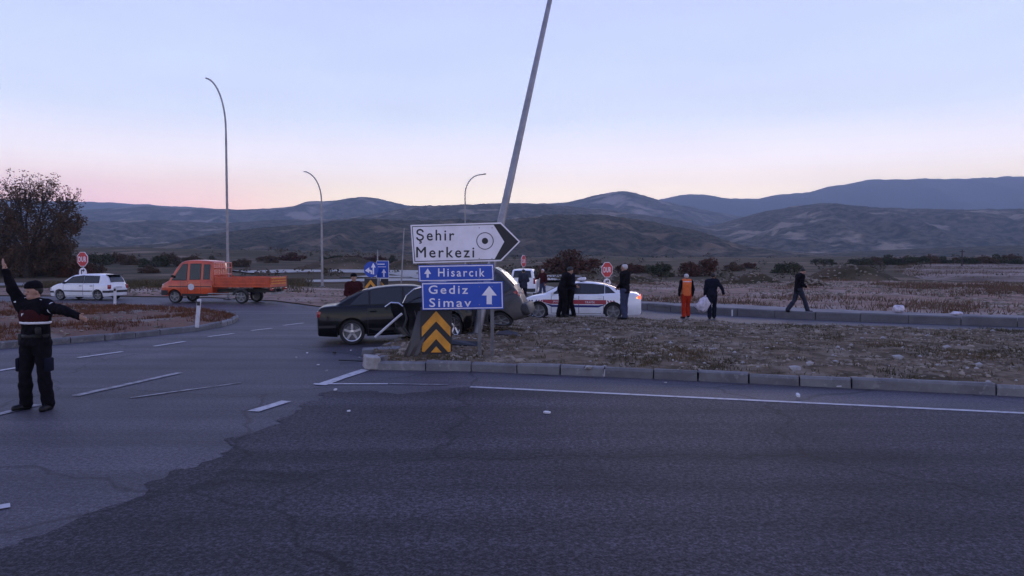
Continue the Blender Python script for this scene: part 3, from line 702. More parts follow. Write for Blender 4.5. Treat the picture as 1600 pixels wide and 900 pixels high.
    def pane(s, poly, sides=(1, -1), name='side_window', m='glass'):
        """side pane, polygon in (x, z); its rubber frame sits behind it"""
        for sd_ in sides:
            cx_ = sum(p[0] for p in poly) / len(poly); cz_ = sum(p[1] for p in poly) / len(poly)
            o = None
            for nm, off_, k, mm in ((name, .014, 1.0, m), ('window_frame', .007, 1.07, 'trim_black')):
                P2 = [(cx_ + (x - cx_) * k, cz_ + (z - cz_) * (k + .03 * (k > 1))) for x, z in poly]
                bm = bmesh.new(); f = bm.faces.new([bm.verts.new((x, 0, z)) for x, z in P2])
                bmesh.ops.triangulate(bm, faces=[f]); bmesh.ops.subdivide_edges(bm, edges=bm.edges[:], cuts=3, use_grid_fill=True)
                bm.verts.index_update(); mb = MB()
                mb.add([(v.co.x, sd_ * (s.gw(v.co.x, v.co.z) + off_), v.co.z) for v in bm.verts], [[v.index for v in f.verts] for f in bm.faces]); bm.free()
                q = s.b(mb, nm, mm, o, smooth=True); o = o or q
    def screen(s, xa, xb, name, m='glass', v=.86, nn=8):
        V = []
        for i in range(nn + 1):
            x = xa + (xb - xa) * i / nn; r = smooth_prof(s.roof, x); e = .01
            sl = (smooth_prof(s.roof, x + .02) - smooth_prof(s.roof, x - .02)) / .04; nrm_ = Vector((-sl, 0, 1)).normalized()
            wt = s.gw(x, r) - .05
            for k in range(-4, 5):
                u = k / 4 * v; V.append((x + nrm_.x * .02, u * wt, r + .012 - .012 * max(0, abs(u) - .55) / .45 + .006 * (1 - abs(u)) + nrm_.z * .012))
        Fc = [(i * 9 + k, i * 9 + k + 1, i * 9 + 10 + k, i * 9 + 9 + k) for i in range(nn) for k in range(8)]
        mb = MB(); mb.add(V, Fc); return s.b(mb, name, m, smooth=True)
    def patch(s, xa, xb, za, zb, name, m, sides=(1, -1), off_=.006, parent=None, nx=8, nz=5, shear=0.0, arch=True):
        outs = []
        for sd_ in sides:
            V = []
            for i in range(nx + 1):
                for j in range(nz + 1):
                    x = xa + (xb - xa) * i / nx; z = za + (zb - za) * j / nz; xx = x + shear * (z - za)
                    if arch: z = max(z, s.bot(xx) + .008)
                    V.append((xx, sd_ * (s.sy(xx, z) + off_), z))
            m_ = nz + 1
            Fc = [(i * m_ + j, (i + 1) * m_ + j, (i + 1) * m_ + j + 1, i * m_ + j + 1) for i in range(nx) for j in range(nz)]
            mb = MB(); mb.add(V, Fc); outs.append(s.b(mb, name, m, parent, smooth=True))
        return outs
    def door(s, xa, xb, za=None, zb=None, sides=(1, -1), handle=None):
        za = za or s.sill + .06; zb = zb or s.belt - .045
        for sd_ in sides:
            d_ = s.patch(xa + .009, xb - .009, za + .008, zb, 'door', s.paint, (sd_,), .007)[0]
            s.patch(xa - .006, xb + .006, za - .006, zb + .004, 'door_seam', 'trim_black', (sd_,), .003, d_)
            hx = xa + .14; z = s.belt - .12; mb = MB(); mb.rbox((hx, sd_ * (s.sy(hx, z) + .016), z), (.17, .035, .035), .008)
            s.b(mb, 'door_handle', handle or s.paint, d_)
    def wheels(s, rim):
        for a in s.ax:
            for sd_ in (1, -1):
                yo = s.W - .045; yi = yo - s.tw; r = s.wr
                e = empty('wheel', (0, 0, 0)); e.parent = s.root
                ym = (yo + yi) / 2
                mb = MB(); mb.lathe([(r * .70, yo - .012), (r * .82, yo), (r * .93, yo - .004), (r * .985, yo - .03), (r, ym), (r * .985, yi + .03), (r * .93, yi), (r * .7, yi)], 32)
                mb.v = [(x + a, sd_ * y, z + r) for x, y, z in mb.v]; s.b(mb, 'tyre', 'tyre', e, 'auto')
                mb = MB(); rr = r * .72
                mb.lathe([(rr, yo - .008), (rr * .90, yo - .016), (rr * .88, yo - .05), (rr * .86, yi + .03), (rr, yi + .02)], 28)
                for k in range(5):
                    t = 2 * math.pi * k / 5 + .3; cx_, cz_ = math.cos(t), math.sin(t)
                    rot = Matrix.Rotation(-t, 3, 'Y')
                    mb.box((cx_ * rr * .52, yo - .03, cz_ * rr * .52), (rr * .86, .022, rr * .25), rot, 1.0)
                mb.lathe([(.001, yo - .006), (rr * .24, yo - .012), (rr * .27, yo - .05), (.001, yo - .06)], 16)
                mb.v = [(x + a, sd_ * y, z + r) for x, y, z in mb.v]; s.b(mb, 'rim', rim, e)
                mb = MB(); mb.lathe([(.001, yo - .07), (rr * .84, yo - .07), (rr * .84, yo - .085), (.001, yo - .085)], 20)
                mb.v = [(x + a, sd_ * y, z + r) for x, y, z in mb.v]; s.b(mb, 'brake_disc', 'steel_dark', e)
    def lamp(s, x, y, z, size, name, m, b=.02, rot=None):
        mb = MB(); mb.rbox((x, y, z), size, b, rot); return s.b(mb, name, m, smooth='auto')
    def mirrors(s, x, z=None, m=None, sides=(1, -1)):
        z = z or s.belt + .06
        for sd_ in sides:
            mb = MB(); y = s.gw(x, z) + .11; mb.rbox((x, sd_ * y, z), (.10, .17, .13), .035); mb.box((x + .01, sd_ * (y - .1), z - .05), (.05, .1, .03))
            s.b(mb, 'wing_mirror', m or s.paint, smooth='auto')

def face(h):  # heading vector -> rotation
    return math.atan2(h[1], h[0])

SED_DECK = [(-2.08, .74), (-2.04, .90), (-1.92, .955), (-1.6, .975), (-1.2, .965), (0, .93), (.9, .945), (1.25, .93), (1.7, .85), (2.0, .76), (2.17, .66), (2.235, .56)]
SED_ROOF = [(-1.66, .965), (-1.25, 1.19), (-.92, 1.32), (-.55, 1.385), (-.1, 1.41), (.28, 1.395), (.5, 1.345), (1.28, .94)]
# ---- black saloon, its nose crushed, at the tip of the island
def crush_black(p):
    x, y, z = p
    if x > .95:
        k = x - .95; x = .95 + k * .62
        z = z + .10 * math.sin(k * 5) * min(1, k) + .07 * fb(p.x, p.y, 3.1, 3, 1.3) * min(1, k * 2) + .10 * k
        y = y + .08 * fb(p.x, p.z, 2.7, 3, 4.3) * min(1, k * 2) + .10 * k
    return Vector((x, y, z)) 
rw = P(551, 538.5)                                     # near rear tyre
yaw = R(9); fwd = Vector((math.cos(yaw), math.sin(yaw), 0)); lft = Vector((-fwd.y, fwd.x, 0))
org = rw + fwd * 1.25 + lft * .78
def pitch_up(deg, x0, f=None):
    rot = Matrix.Rotation(-R(deg), 3, 'Y')
    def g(p):
        if f: p = f(p)
        return rot @ (p - Vector((x0, 0, 0))) + Vector((x0, 0, 0))
    return g
bc = Car('crashed_sedan', 4.47, .87, (1.475, -1.25), .315, SED_DECK, SED_ROOF, .93, 'car_black', loc=(org.x, org.y, float(gz(org.x, org.y))), rz=yaw, xf=pitch_up(1.6, -1.25, crush_black), x0=-2.08)
tag(bc.root, 'black saloon car with crushed nose at the tip of the island', 'car')
bc.pane([(-1.28, .985), (-.83, .99), (-.83, 1.30), (-.95, 1.28)]); bc.pane([(-.77, .99), (-.02, .985), (-.02, 1.36), (-.5, 1.35), (-.77, 1.31)]); bc.pane([(.05, .985), (.92, .985), (.62, 1.2), (.42, 1.33), (.05, 1.36)])
bc.screen(-1.55, -.85, 'rear_window'); bc.screen(.52, 1.2, 'windscreen', 'glass_cracked')
bc.door(-.86, .03); bc.door(.03, 1.0)
bc.mirrors(.95)
for sy_ in (1, -1):
    bc.lamp(-1.97, sy_ * .655, .77, (.22, .26, .17), 'tail_light', 'lamp_red', .03)
    bc.patch(-2.05, -1.63, .44, .50, 'bumper_strip', 'trim_black', (sy_,), .006)
bc.patch(-.9, .98, .33, .40, 'side_moulding', 'trim_black', off_=.012)
mb = MB(); mb.rbox((-2.06, 0, .55), (.06, 1.3, .11), .02); bc.b(mb, 'bumper_strip', 'trim_black')
mb = MB(); mb.box((-2.088, 0, .74), (.02, .52, .11)); bc.b(mb, 'number_plate', 'plastic_white')
# the front door hangs open, its torn panel and hinge arm standing out
mb = MB()
for i in range(7):
    for j in range(7):
        u, v = i / 6, j / 6; mb.v.append((-.25 + u * .75 + .05 * math.sin(v * 5), -1.02 - u * .32 + .06 * fb(u * 3, v * 3, 1.0), .28 + v * .72 - .18 * u * (1 - v)))
mb.f += [(i * 7 + j, (i + 1) * 7 + j, (i + 1) * 7 + j + 1, i * 7 + j + 1) for i in range(6) for j in range(6)]
tp = len(mb.v); mb.v += [(x, y + .07, z) for x, y, z in mb.v]; mb.f += [[a + tp for a in f][::-1] for f in mb.f[:36]]
bc.b(mb, 'torn_door', 'car_black', smooth=True)
mb = MB(); mb.tube([(.0, -1.10, .98), (.10, -1.14, 1.18), (.30, -1.16, 1.34), (.55, -1.10, 1.40)], .022, 8); mb.tube([(-.42, -1.04, .92), (-.28, -1.1, 1.02), (-.1, -1.12, 1.0), (.0, -1.14, .92)], .026, 8)
bc.b(mb, 'bent_door_frame', 'chrome')
mb = MB(); mb.tube([(.02, -1.12, .95), (.08, -1.2, .62), (.0, -1.22, .40), (.2, -1.24, .14)], [.02, .03, .03, .02], 8); mb.tube([(.25, -1.2, .95), (.34, -1.28, .6), (.3, -1.3, .2)], .025, 8); mb.rbox((.42, -1.16, .30), (.5, .14, .46), .06, Matrix.Rotation(R(18), 3, 'Y')); bc.b(mb, 'torn_wing', 'trim_black')

# ---- grey hatchback, thrown tail-up onto the island
HATCH_DECK = [(-2.02, .78), (-1.98, .90), (-1.8, .965), (0, .95), (1.1, .96), (1.35, .94), (1.75, .82), (1.95, .68), (2.03, .56)]
HATCH_ROOF = [(-2.0, .93), (-1.90, 1.20), (-1.74, 1.56), (-1.55, 1.76), (-1.0, 1.83), (-.2, 1.82), (.25, 1.76), (.55, 1.64), (1.35, .94)]
wyaw = R(174); WP = R(20)
wl = at(821, 494, 20.0); wfw = Vector((math.cos(wyaw), math.sin(wyaw), 0))
worg = Vector((wl.x, wl.y, 0)) + wfw * 1.9
def wreck(p):
    x, y, z = p
    cx_, cz_ = -2.02, .22                       # turn about the lower rear edge
    dx, dz = x - cx_, z - cz_
    X = cx_ + dx * math.cos(WP) + dz * math.sin(WP); Z = wl.z + .02 + dz * math.cos(WP) - dx * math.sin(WP)
    g = .20
    if Z < g + .55:                             # whatever would be in the ground is folded up
        k = g + .55 - Z; X -= .10 * k; Z = g + .55 - .55 * (1 - math.exp(-k / .55)) + .05 * fb(x * 2, y * 2, 1.6, 3, 8.8) * min(1, k)
        X += .16 * fb(y, z, 2.2, 3, 3.3) * min(1, k) - .28 * max(0, k - .5)
    d_ = max(.3, min(1, x + 1.3)); Y = y + .13 * fb(x, z, 2.0, 3, 6.1) * d_; Z += .09 * fb(x, y, 2.4, 3, 9.4) * d_; X += .07 * fb(y, z, 2.6, 3, 2.4) * d_
    return Vector((X, Y, Z))
wc = Car('wrecked_hatchback', 4.05, .86, (1.25, -1.28), .31, HATCH_DECK, HATCH_ROOF, .95, 'car_grey', loc=(worg.x, worg.y, 0), rz=wyaw, xf=wreck, tum=.28, rim='rim_dull')
tag(wc.root, 'grey hatchback wreck tipped tail up behind the road signs', 'car')
wc.pane([(-1.88, 1.08), (-1.2, 1.01), (-1.2, 1.72), (-1.52, 1.69), (-1.68, 1.54)]); wc.pane([(-1.13, 1.0), (-.25, 1.0), (-.25, 1.72), (-1.13, 1.70)]); wc.pane([(-.17, 1.0), (.85, 1.0), (.45, 1.55), (.1, 1.72), (-.17, 1.72)])
wc.screen(-1.93, -1.6, 'rear_window'); wc.screen(.6, 1.25, 'windscreen', 'glass_cracked')
wc.door(-1.16, -.2); wc.door(-.2, .85)
for sy_ in (1, -1): wc.lamp(-1.95, sy_ * .66, .88, (.12, .16, .2), 'tail_light', 'lamp_red', .03)
mb = MB(); mb.rbox((-2.02, 0, .42), (.26, 1.62, .34), .09); wc.b(mb, 'rear_bumper', 'trim_black', smooth='auto')
wc.patch(-1.2, .9, .40, .46, 'side_moulding', 'trim_black', off_=.012)
mb = MB(); mb.tube([(-1.6, .3, .2), (-2.02, .34, .22), (-2.12, .34, .20)], .03, 8); wc.b(mb, 'exhaust_pipe', 'chrome')

# ---- gendarmerie traffic patrol car
def place(name_px, hv, axle_x, half, lift=0.0):
    p = P(*name_px, lift); h = Vector((hv[0], hv[1], 0)).normalized(); l_ = Vector((-h.y, h.x, 0))
    o = p - h * axle_x - l_ * half
    return (o.x, o.y, float(gz(o.x, o.y))), face(h)
POL_DECK = [(-2.31, .78), (-2.27, .93), (-2.1, 1.02), (-1.7, 1.045), (-1.25, 1.03), (0, .96), (.9, .965), (1.3, .96), (1.8, .88), (2.1, .78), (2.25, .68), (2.31, .58)]
POL_ROOF = [(-1.72, 1.035), (-1.3, 1.22), (-.95, 1.335), (-.55, 1.405), (-.1, 1.43), (.3, 1.415), (.55, 1.36), (1.38, .965)]
loc, rz = place((958, 500.5), (-1, .17), -1.28, .86)
pc = Car('police_car', 4.62, .905, (1.53, -1.28), .33, POL_DECK, POL_ROOF, .96, 'car_white', loc=loc, rz=rz, rim='rim_dull')
tag(pc.root, 'white patrol car with red and blue stripes and a roof light bar', 'police car')
pc.pane([(-1.36, 1.03), (-.98, 1.02), (-.98, 1.29), (-1.1, 1.25)]); pc.pane([(-.92, 1.01), (-.06, 1.005), (-.06, 1.375), (-.5, 1.36), (-.92, 1.31)]); pc.pane([(.0, 1.005), (1.0, 1.0), (.66, 1.22), (.42, 1.35), (0, 1.375)])
pc.screen(-1.62, -.85, 'rear_window'); pc.screen(.57, 1.3, 'windscreen')
pc.door(-.92, .0); pc.door(.0, 1.04); pc.mirrors(1.0)
pc.patch(-1.02, 1.36, .61, .77, 'red_stripe', 'stripe_red', off_=.011); pc.patch(-1.02, 1.30, .49, .575, 'blue_stripe', 'stripe_blue', off_=.011)
for k in range(3):
    pc.patch(1.42 + k * .10, 1.47 + k * .10, .64, .755, 'red_slash' if k < 2 else 'blue_slash', 'stripe_red' if k < 2 else 'stripe_blue', off_=.011, nx=2, nz=3, shear=-.45)
    pc.patch(-1.17 - k * .11, -1.11 - k * .11, .62, .755, 'red_slash', 'stripe_red', off_=.011, nx=2, nz=3, shear=.5)
for k in range(4): pc.patch(1.74 + k * .10, 1.80 + k * .10, .68, .75, 'blue_square', 'stripe_blue', off_=.011, nx=2, nz=2)
def car_text(c, s_, xc, zc, h, side, m, sp=1.05, stretch=1.0):
    Vt, Ft, asp = text2d(s_, sp); w_ = h * asp * stretch; V = []
    for u, v in Vt:
        x = xc + (u - .5) * w_ * (-1 if side > 0 else 1); z = zc + (v - .5) * h; V.append((x, side * (c.sy(x, z) + .016), z))
    mb = MB(); mb.add(V, Ft); c.b(mb, 'lettering', m)
for sd_ in (1, -1):
    car_text(pc, 'JANDARMA', .72 * 1, .69, .085, sd_, 'stripe_white'); car_text(pc, 'TRAFİK', -.42, .693, .10, sd_, 'stripe_white')
mb = MB(); mb.rbox((-.05, 0, 1.53), (.26, 1.15, .09), .03); lb = pc.b(mb, 'light_bar', 'plastic_white', smooth='auto')
for sd_ in (1, -1):
    mb = MB(); mb.box((-.05, sd_ * .4, 1.46), (.08, .08, .09)); pc.b(mb, 'bracket', 'trim_black', lb)
    mb = MB(); mb.rbox((-.05, sd_ * .46, 1.545), (.27, .2, .07), .02); pc.b(mb, 'beacon', 'lamp_clear', lb, 'auto')
for sy_ in (1, -1):
    pc.lamp(-2.13, sy_ * .70, .87, (.34, .24, .14), 'tail_light', 'lamp_red_lit', .04)
    pc.lamp(-2.06, sy_ * .79, .85, (.24, .09, .06), 'indicator', 'lamp_amber_lit', .02)
    pc.lamp(2.10, sy_ * .66, .70, (.24, .3, .13), 'headlight', 'lamp_clear', .04)
    pc.lamp(-2.235, sy_ * .6, .38, (.09, .16, .05), 'reflector', 'lamp_red', .01)
mb = MB(); mb.box((-2.318, 0, .80), (.02, .52, .11)); pc.b(mb, 'number_plate', 'plastic_white')
mb = MB(); mb.rbox((-2.26, 0, .30), (.12, 1.3, .12), .03); pc.b(mb, 'diffuser', 'trim_black')

# ---- white hatchback on the roundabout
SM_DECK = [(-1.9, .70), (-1.87, .84), (-1.7, .93), (0, .92), (1.0, .94), (1.2, .93), (1.6, .82), (1.82, .68), (1.9, .54)]
SM_ROOF = [(-1.87, .90), (-1.72, 1.24), (-1.6, 1.37), (-1.4, 1.43), (-.8, 1.47), (-.1, 1.46), (.3, 1.42), (.5, 1.36), (1.22, .92)]
loc, rz = place((153, 469.5), (-1, .17), -1.18, .76)
hc = Car('hatchback_car', 3.8, .82, (1.2, -1.18), .29, SM_DECK, SM_ROOF, .93, 'car_white', loc=loc, rz=rz, tum=.30, rim='rim_dull', tyre_w=.17)
tag(hc.root, 'small white five door hatchback with black rubbing strips on the roundabout', 'car')
hc.pane([(-1.22, .985), (-.32, .975), (-.32, 1.37), (-1.22, 1.35)]); hc.pane([(-.24, .975), (.9, .975), (.45, 1.31), (-.24, 1.385)])
hc.screen(-1.83, -1.55, 'rear_window', v=.92); hc.screen(.52, 1.15, 'windscreen')
hc.door(-.95, -.28, handle='trim_black'); hc.door(-.28, .95, handle='trim_black'); hc.mirrors(.88, m='trim_black')
hc.patch(-.92, .93, .49, .55, 'rubbing_strip', 'trim_black', off_=.014)
hc.patch(-1.88, -1.52, .43, .55, 'bumper_strip', 'trim_black', off_=.012); hc.patch(1.55, 1.86, .42, .52, 'bumper_strip', 'trim_black', off_=.012)
mb = MB(); mb.rbox((-1.88, 0, .50), (.10, 1.48, .13), .03); hc.b(mb, 'rear_bumper', 'trim_black')
mb = MB(); mb.rbox((-1.66, 0, 1.425), (.26, 1.1, .04), .015); hc.b(mb, 'roof_spoiler', 'trim_black')
for sy_ in (1, -1):
    hc.lamp(-1.84, sy_ * .68, .76, (.12, .17, .24), 'tail_light', 'lamp_red', .02); hc.lamp(1.72, sy_ * .62, .64, (.22, .26, .14), 'headlight', 'lamp_clear', .03)
mb = MB(); mb.box((-1.915, 0, .72), (.02, .5, .11)); hc.b(mb, 'number_plate', 'plastic_white')

# ---- white estate behind, seen from the rear
VAN_DECK = [(-2.05, .80), (-2.02, .95), (-1.85, 1.03), (0, 1.02), (1.1, 1.03), (1.4, 1.0), (1.8, .86), (2.0, .7), (2.05, .56)]
VAN_ROOF = [(-2.04, 1.0), (-1.96, 1.32), (-1.85, 1.56), (-1.65, 1.66), (-.8, 1.70), (0, 1.69), (.5, 1.6), (1.4, 1.0)]
loc, rz = place((797, 464), (.10, 1), -2.0, .75)
vc = Car('parked_van', 4.1, .87, (1.3, -1.3), .32, VAN_DECK, VAN_ROOF, 1.03, 'car_white', loc=loc, rz=rz, tum=.26, rim='rim_dull')
tag(vc.root, 'white van standing tail on behind the patrol car', 'van')
vc.pane([(-1.75, 1.08), (-1.0, 1.08), (-1.0, 1.55), (-1.62, 1.5)]); vc.pane([(-.9, 1.08), (.0, 1.08), (.0, 1.6), (-.9, 1.58)]); vc.pane([(.08, 1.08), (1.0, 1.08), (.5, 1.5), (.08, 1.58)])
vc.screen(-2.0, -1.82, 'rear_window', v=.9); vc.screen(.55, 1.3, 'windscreen'); vc.door(-.95, .04); vc.door(.04, 1.05); vc.mirrors(.95)
for sy_ in (1, -1): vc.lamp(-1.99, sy_ * .73, .95, (.12, .13, .32), 'tail_light', 'lamp_red', .02)
mb = MB(); mb.rbox((-2.04, 0, .42), (.14, 1.6, .2), .04); vc.b(mb, 'rear_bumper', 'trim_black')
mb = MB(); mb.box((-2.065, 0, .76), (.02, .52, .11)); vc.b(mb, 'number_plate', 'plastic_white')

# ---- orange double-cab works truck
TR_DECK = [(.12, 1.2), (1.9, 1.2), (2.45, 1.19), (2.68, 1.10), (2.88, .99), (2.99, .84), (3.02, .6)]
TR_ROOF = [(.14, 1.22), (.17, 2.1), (.3, 2.2), (1.1, 2.25), (1.6, 2.23), (1.88, 2.13), (2.52, 1.2)]
loc, rz = place((378, 474.5), (-1, .12), -1.45, .85)
tc_ = Car('works_truck', 6.04, .98, (2.2, -1.45), .345, TR_DECK, TR_ROOF, 1.2, 'car_orange', loc=loc, rz=rz, tum=.16, rim='rim_dull', x0=.12, x1=3.02, sill=.38, tyre_w=.22,
          side=[(.3, .96), (.5, .985), (.8, 1.0), (1.1, .985), (1.3, .97)])
tag(tc_.root, 'orange double cab dropside truck on the roundabout', 'truck')
tc_.pane([(.30, 1.28), (.62, 1.28), (.62, 2.0), (.30, 2.0)], m='glass'); tc_.pane([(.78, 1.28), (1.36, 1.26), (1.36, 2.03), (.78, 2.04)]); tc_.pane([(1.54, 1.24), (2.34, 1.24), (2.0, 1.72), (1.80, 2.0), (1.54, 2.03)])
tc_.screen(1.93, 2.48, 'windscreen')
tc_.door(.72, 1.46, .5); tc_.door(1.46, 1.84, .5); tc_.mirrors(2.28, 1.42, 'trim_black')
tc_.patch(2.55, 3.0, .42, .68, 'front_bumper', 'trim_black', off_=.012)
mb = MB(); mb.rbox((2.98, 0, .56), (.14, 1.6, .3), .05); tc_.b(mb, 'front_bumper', 'trim_black', smooth='auto')
for sy_ in (1, -1):
    tc_.lamp(2.80, sy_ * .78, .90, (.26, .2, .22), 'headlight', 'lamp_clear', .04)
    mb = MB(); mb.lathe([(.001, -.006), (.17, -.006), (.17, .006), (.001, .006)], 16, c=(1.25, sy_ * .993, .86)); tc_.b(mb, 'door_emblem', 'plastic_white')
mb = MB(); mb.rbox((3.0, 0, .80), (.07, 1.2, .16), .02); tc_.b(mb, 'grille', 'trim_black', smooth='auto')
mb = MB(); mb.box((3.06, 0, .56), (.03, .52, .11)); tc_.b(mb, 'number_plate', 'plastic_white')
tc_.patch(.16, 1.78, .39, .50, 'sill_trim', 'trim_black', off_=.012); tc_.patch(.2, 2.5, .86, .90, 'side_moulding', 'trim_black', off_=.012)
# chassis and load bed
mb = MB()
for sy_ in (1, -1): mb.box((-1.3, sy_ * .38, .66), (3.5, .09, .16))
for x in (-2.8, -2.0, -1.0, 0.0): mb.box((x, 0, .66), (.08, .76, .12))
tc_.b(mb, 'chassis', 'trim_black')
mb = MB(); mb.rbox((-1.52, 0, .90), (3.08, 2.06, .10), .015); tc_.b(mb, 'bed_floor', 'car_orange')
for sy_ in (1, -1):
    mb = MB(); mb.rbox((-1.52, sy_ * 1.02, 1.16), (3.02, .04, .42), .01); ds = tc_.b(mb, 'dropside', 'car_orange')
    for z in (1.03, 1.17, 1.31):
        mb = MB(); mb.rbox((-1.52, sy_ * 1.046, z), (2.8, .02, .045), .006); tc_.b(mb, 'rib', 'car_orange', ds)
    for x in (-3.0, -.02):
        mb = MB(); mb.box((x, sy_ * 1.035, 1.17), (.08, .06, .48)); tc_.b(mb, 'corner_post', 'car_orange', ds)
    mb = MB(); mb.box((-.4, sy_ * .92, .52), (1.9, .03, .05)); mb.box((-.4, sy_ * .92, .40), (1.9, .03, .05)); tc_.b(mb, 'side_guard', 'steel')
    mb = MB(); mb.lathe([(.36, -.02), (.47, -.02), (.47, .02), (.36, .02)], 24, c=(-1.45, sy_ * .97, .345))
    mb.v = [p for p in mb.v]; mb.f = [f for f in mb.f if all(mb.v[i][2] > .42 for i in f)]; tc_.b(mb, 'mudguard', 'trim_black')
    tc_.lamp(-3.06, sy_ * .82, .74, (.08, .3, .12), 'tail_light', 'lamp_red', .02)
mb = MB(); mb.rbox((-3.045, 0, 1.16), (.04, 2.0, .42), .01); tg = tc_.b(mb, 'tailgate', 'car_orange')
for z in (1.03, 1.17, 1.31):
    mb = MB(); mb.rbox((-3.072, 0, z), (.02, 1.8, .05), .006); tc_.b(mb, 'rib', 'sign_yellow', tg)
mb = MB(); mb.box((-3.0, 0, .52), (.06, 1.7, .10)); tc_.b(mb, 'rear_bumper', 'steel')
mb = MB()
for sy_ in (1, -1):
    mb.tube([(.03, sy_ * .95, .95), (.03, sy_ * .95, 2.12)], .028, 8)
for z in (1.5, 1.85, 2.12): mb.tube([(.03, -.95, z), (.03, .95, z)], .024, 8)
for y in np.linspace(-.7, .7, 7): mb.tube([(.03, y, .95), (.03, y, 2.12)], .012, 6)
tc_.b(mb, 'headboard', 'car_orange')
mb = MB(); mb.tube([(-2.9, -.6, .98), (-.1, -.5, 1.08)], .06, 8); mb.tube([(-2.6, .2, .99), (-.1, .35, 1.02)], .05, 8); tc_.b(mb, 'load_pipes', 'steel')

# ================================================================== SIGNS
def board(root, name, cx_, cz_, w, h, m, rim=None, y=0.0, poly=None, border=.03, th=.012, corner=.03):
    """a flat sheet-metal board facing -y, with a thin painted border; x to the right"""
    def rr(w_, h_, c):
        o = []
        for sx, sz, a0 in ((1, 1, 0), (-1, 1, 90), (-1, -1, 180), (1, -1, 270)):
            for k in range(4):
                t = R(a0 + k * 30); o.append((cx_ + sx * (w_ / 2 - c) + c * math.cos(t), cz_ + sz * (h_ / 2 - c) + c * math.sin(t)))
        return o
    out = poly or rr(w, h, corner)
    mb = MB(); mb.prism(out, y - th, y + th); b = mb.build(name, rim or m, root)
    if rim:
        if poly:
            ccx = sum(p[0] for p in poly) / len(poly); ccz = sum(p[1] for p in poly) / len(poly)
            inn = [(ccx + (x - ccx) * (1 - 2.2 * border / w), ccz + (z - ccz) * (1 - 2.6 * border / h)) for x, z in poly]
        else: inn = rr(w - 2 * border, h - 2 * border, max(.006, corner - border * .5))
        mb = MB(); mb.prism(inn, y - th - .004, y - th + .002); mb.build('sign_face', m, b)
    return b
def sign_text(parent, s_, x0, x1, z0, z1, y, m, sp=1.12, fat=0.0):
    Vt, Ft, _ = text2d(s_, sp); mb = MB()
    for k in range(4 if fat else 1):
        ox, oz = ((-fat, 0), (fat, 0), (0, fat), (0, -fat))[k] if fat else (0, 0)
        mb.add([(x0 + u * (x1 - x0) + ox, y - .0006 * k, z0 + v * (z1 - z0) + oz) for u, v in Vt], Ft)
    return mb.build('lettering', m, parent)
def post(root, x, y, z0, z1, r=.03, m='steel', square=False, lean=0.0):
    mb = MB()
    if square: mb.rbox((x, y, (z0 + z1) / 2), (r * 2, r * 1.4, z1 - z0), .006)
    else: mb.tube([(x, y, z0), (x + lean, y, z1)], r, 10)
    return mb.build('post', m, root)
def arrow_poly(cx_, cz_, w, h, rot=0.0, shaft=.34, head=.55):
    pts = [(-w * shaft / 2, -h / 2), (w * shaft / 2, -h / 2), (w * shaft / 2, h / 2 - h * head), (w / 2, h / 2 - h * head), (0, h / 2), (-w / 2, h / 2 - h * head), (-w * shaft / 2, h / 2 - h * head)]
    return [(cx_ + x * math.cos(rot) - z * math.sin(rot), cz_ + x * math.sin(rot) + z * math.cos(rot)) for x, z in pts]

# main sign, three boards on one pair of posts, set in the island beside the crash
SY = 14.6
def SX(px): return (px - 760) / F * SY
def SZ(py): return at(760, py, SY).z
sb = P(760, 560, .15); root = empty('direction_sign', (at(760, 500, SY).x, SY, 0), 0.0)
tag(root, 'stack of one white and two blue direction boards on grey posts', 'road sign')
base_z = isl_z(at(760, 500, SY).x, SY) - .1
post(root, SX(749), .045, base_z, SZ(352), .036, 'steel_dark', True); post(root, SX(769), .045, base_z, SZ(350), .036, 'steel_dark', True)
tilt = R(-1.0)
arr = [(642, 351.5), (783, 347.5), (813, 377.5), (783, 408), (646, 411.5)]
def pz(poly): return [(SX(a), SZ(b)) for a, b in poly]
mb = MB(); mb.prism(pz(arr), -.012, .012); ab = mb.build('arrow_board', 'sign_white', root)
mb = MB(); mb.prism(pz([(644.2, 353.6), (782.0, 349.8), (810.2, 377.6), (782.2, 405.8), (648, 409.2)]), -.015, -.010); mb.build('border_line', 'sign_black', ab)
mb = MB(); mb.prism(pz([(645.4, 354.8), (771.5, 351.3), (788.0, 377.8), (773, 404.8), (649.2, 408)]), -.018, -.012); mb.build('sign_face', 'sign_white', ab)
sign_text(ab, 'Şehir', SX(651), SX(710), SZ(380.5), SZ(358), -.0195, 'sign_black', 1.25, .0032)
sign_text(ab, 'Merkezi', SX(651), SX(741), SZ(402.3), SZ(386), -.0195, 'sign_black', 1.25, .0032)
cxx, czz = SX(758), SZ(376.5)
mb = MB(); mb.lathe([(.155, -.020), (.17, -.020), (.17, -.017), (.155, -.017)], 40, c=(cxx, 0, czz)); mb.build('circle', 'sign_black', ab)
mb = MB(); mb.lathe([(.001, -.020), (.062, -.020), (.062, -.017), (.001, -.017)], 28, c=(cxx, 0, czz)); mb.build('circle_dot', 'sign_black', ab)
def tilted_rect(l, t, r_, b_, s_): # corners, s_ = rise of the right side in px
    return [(l + 1, t + s_ / 2), (r_, t - s_ / 2), (r_ + 1, b_ - s_ / 2), (l + 2, b_ + s_ / 2)]
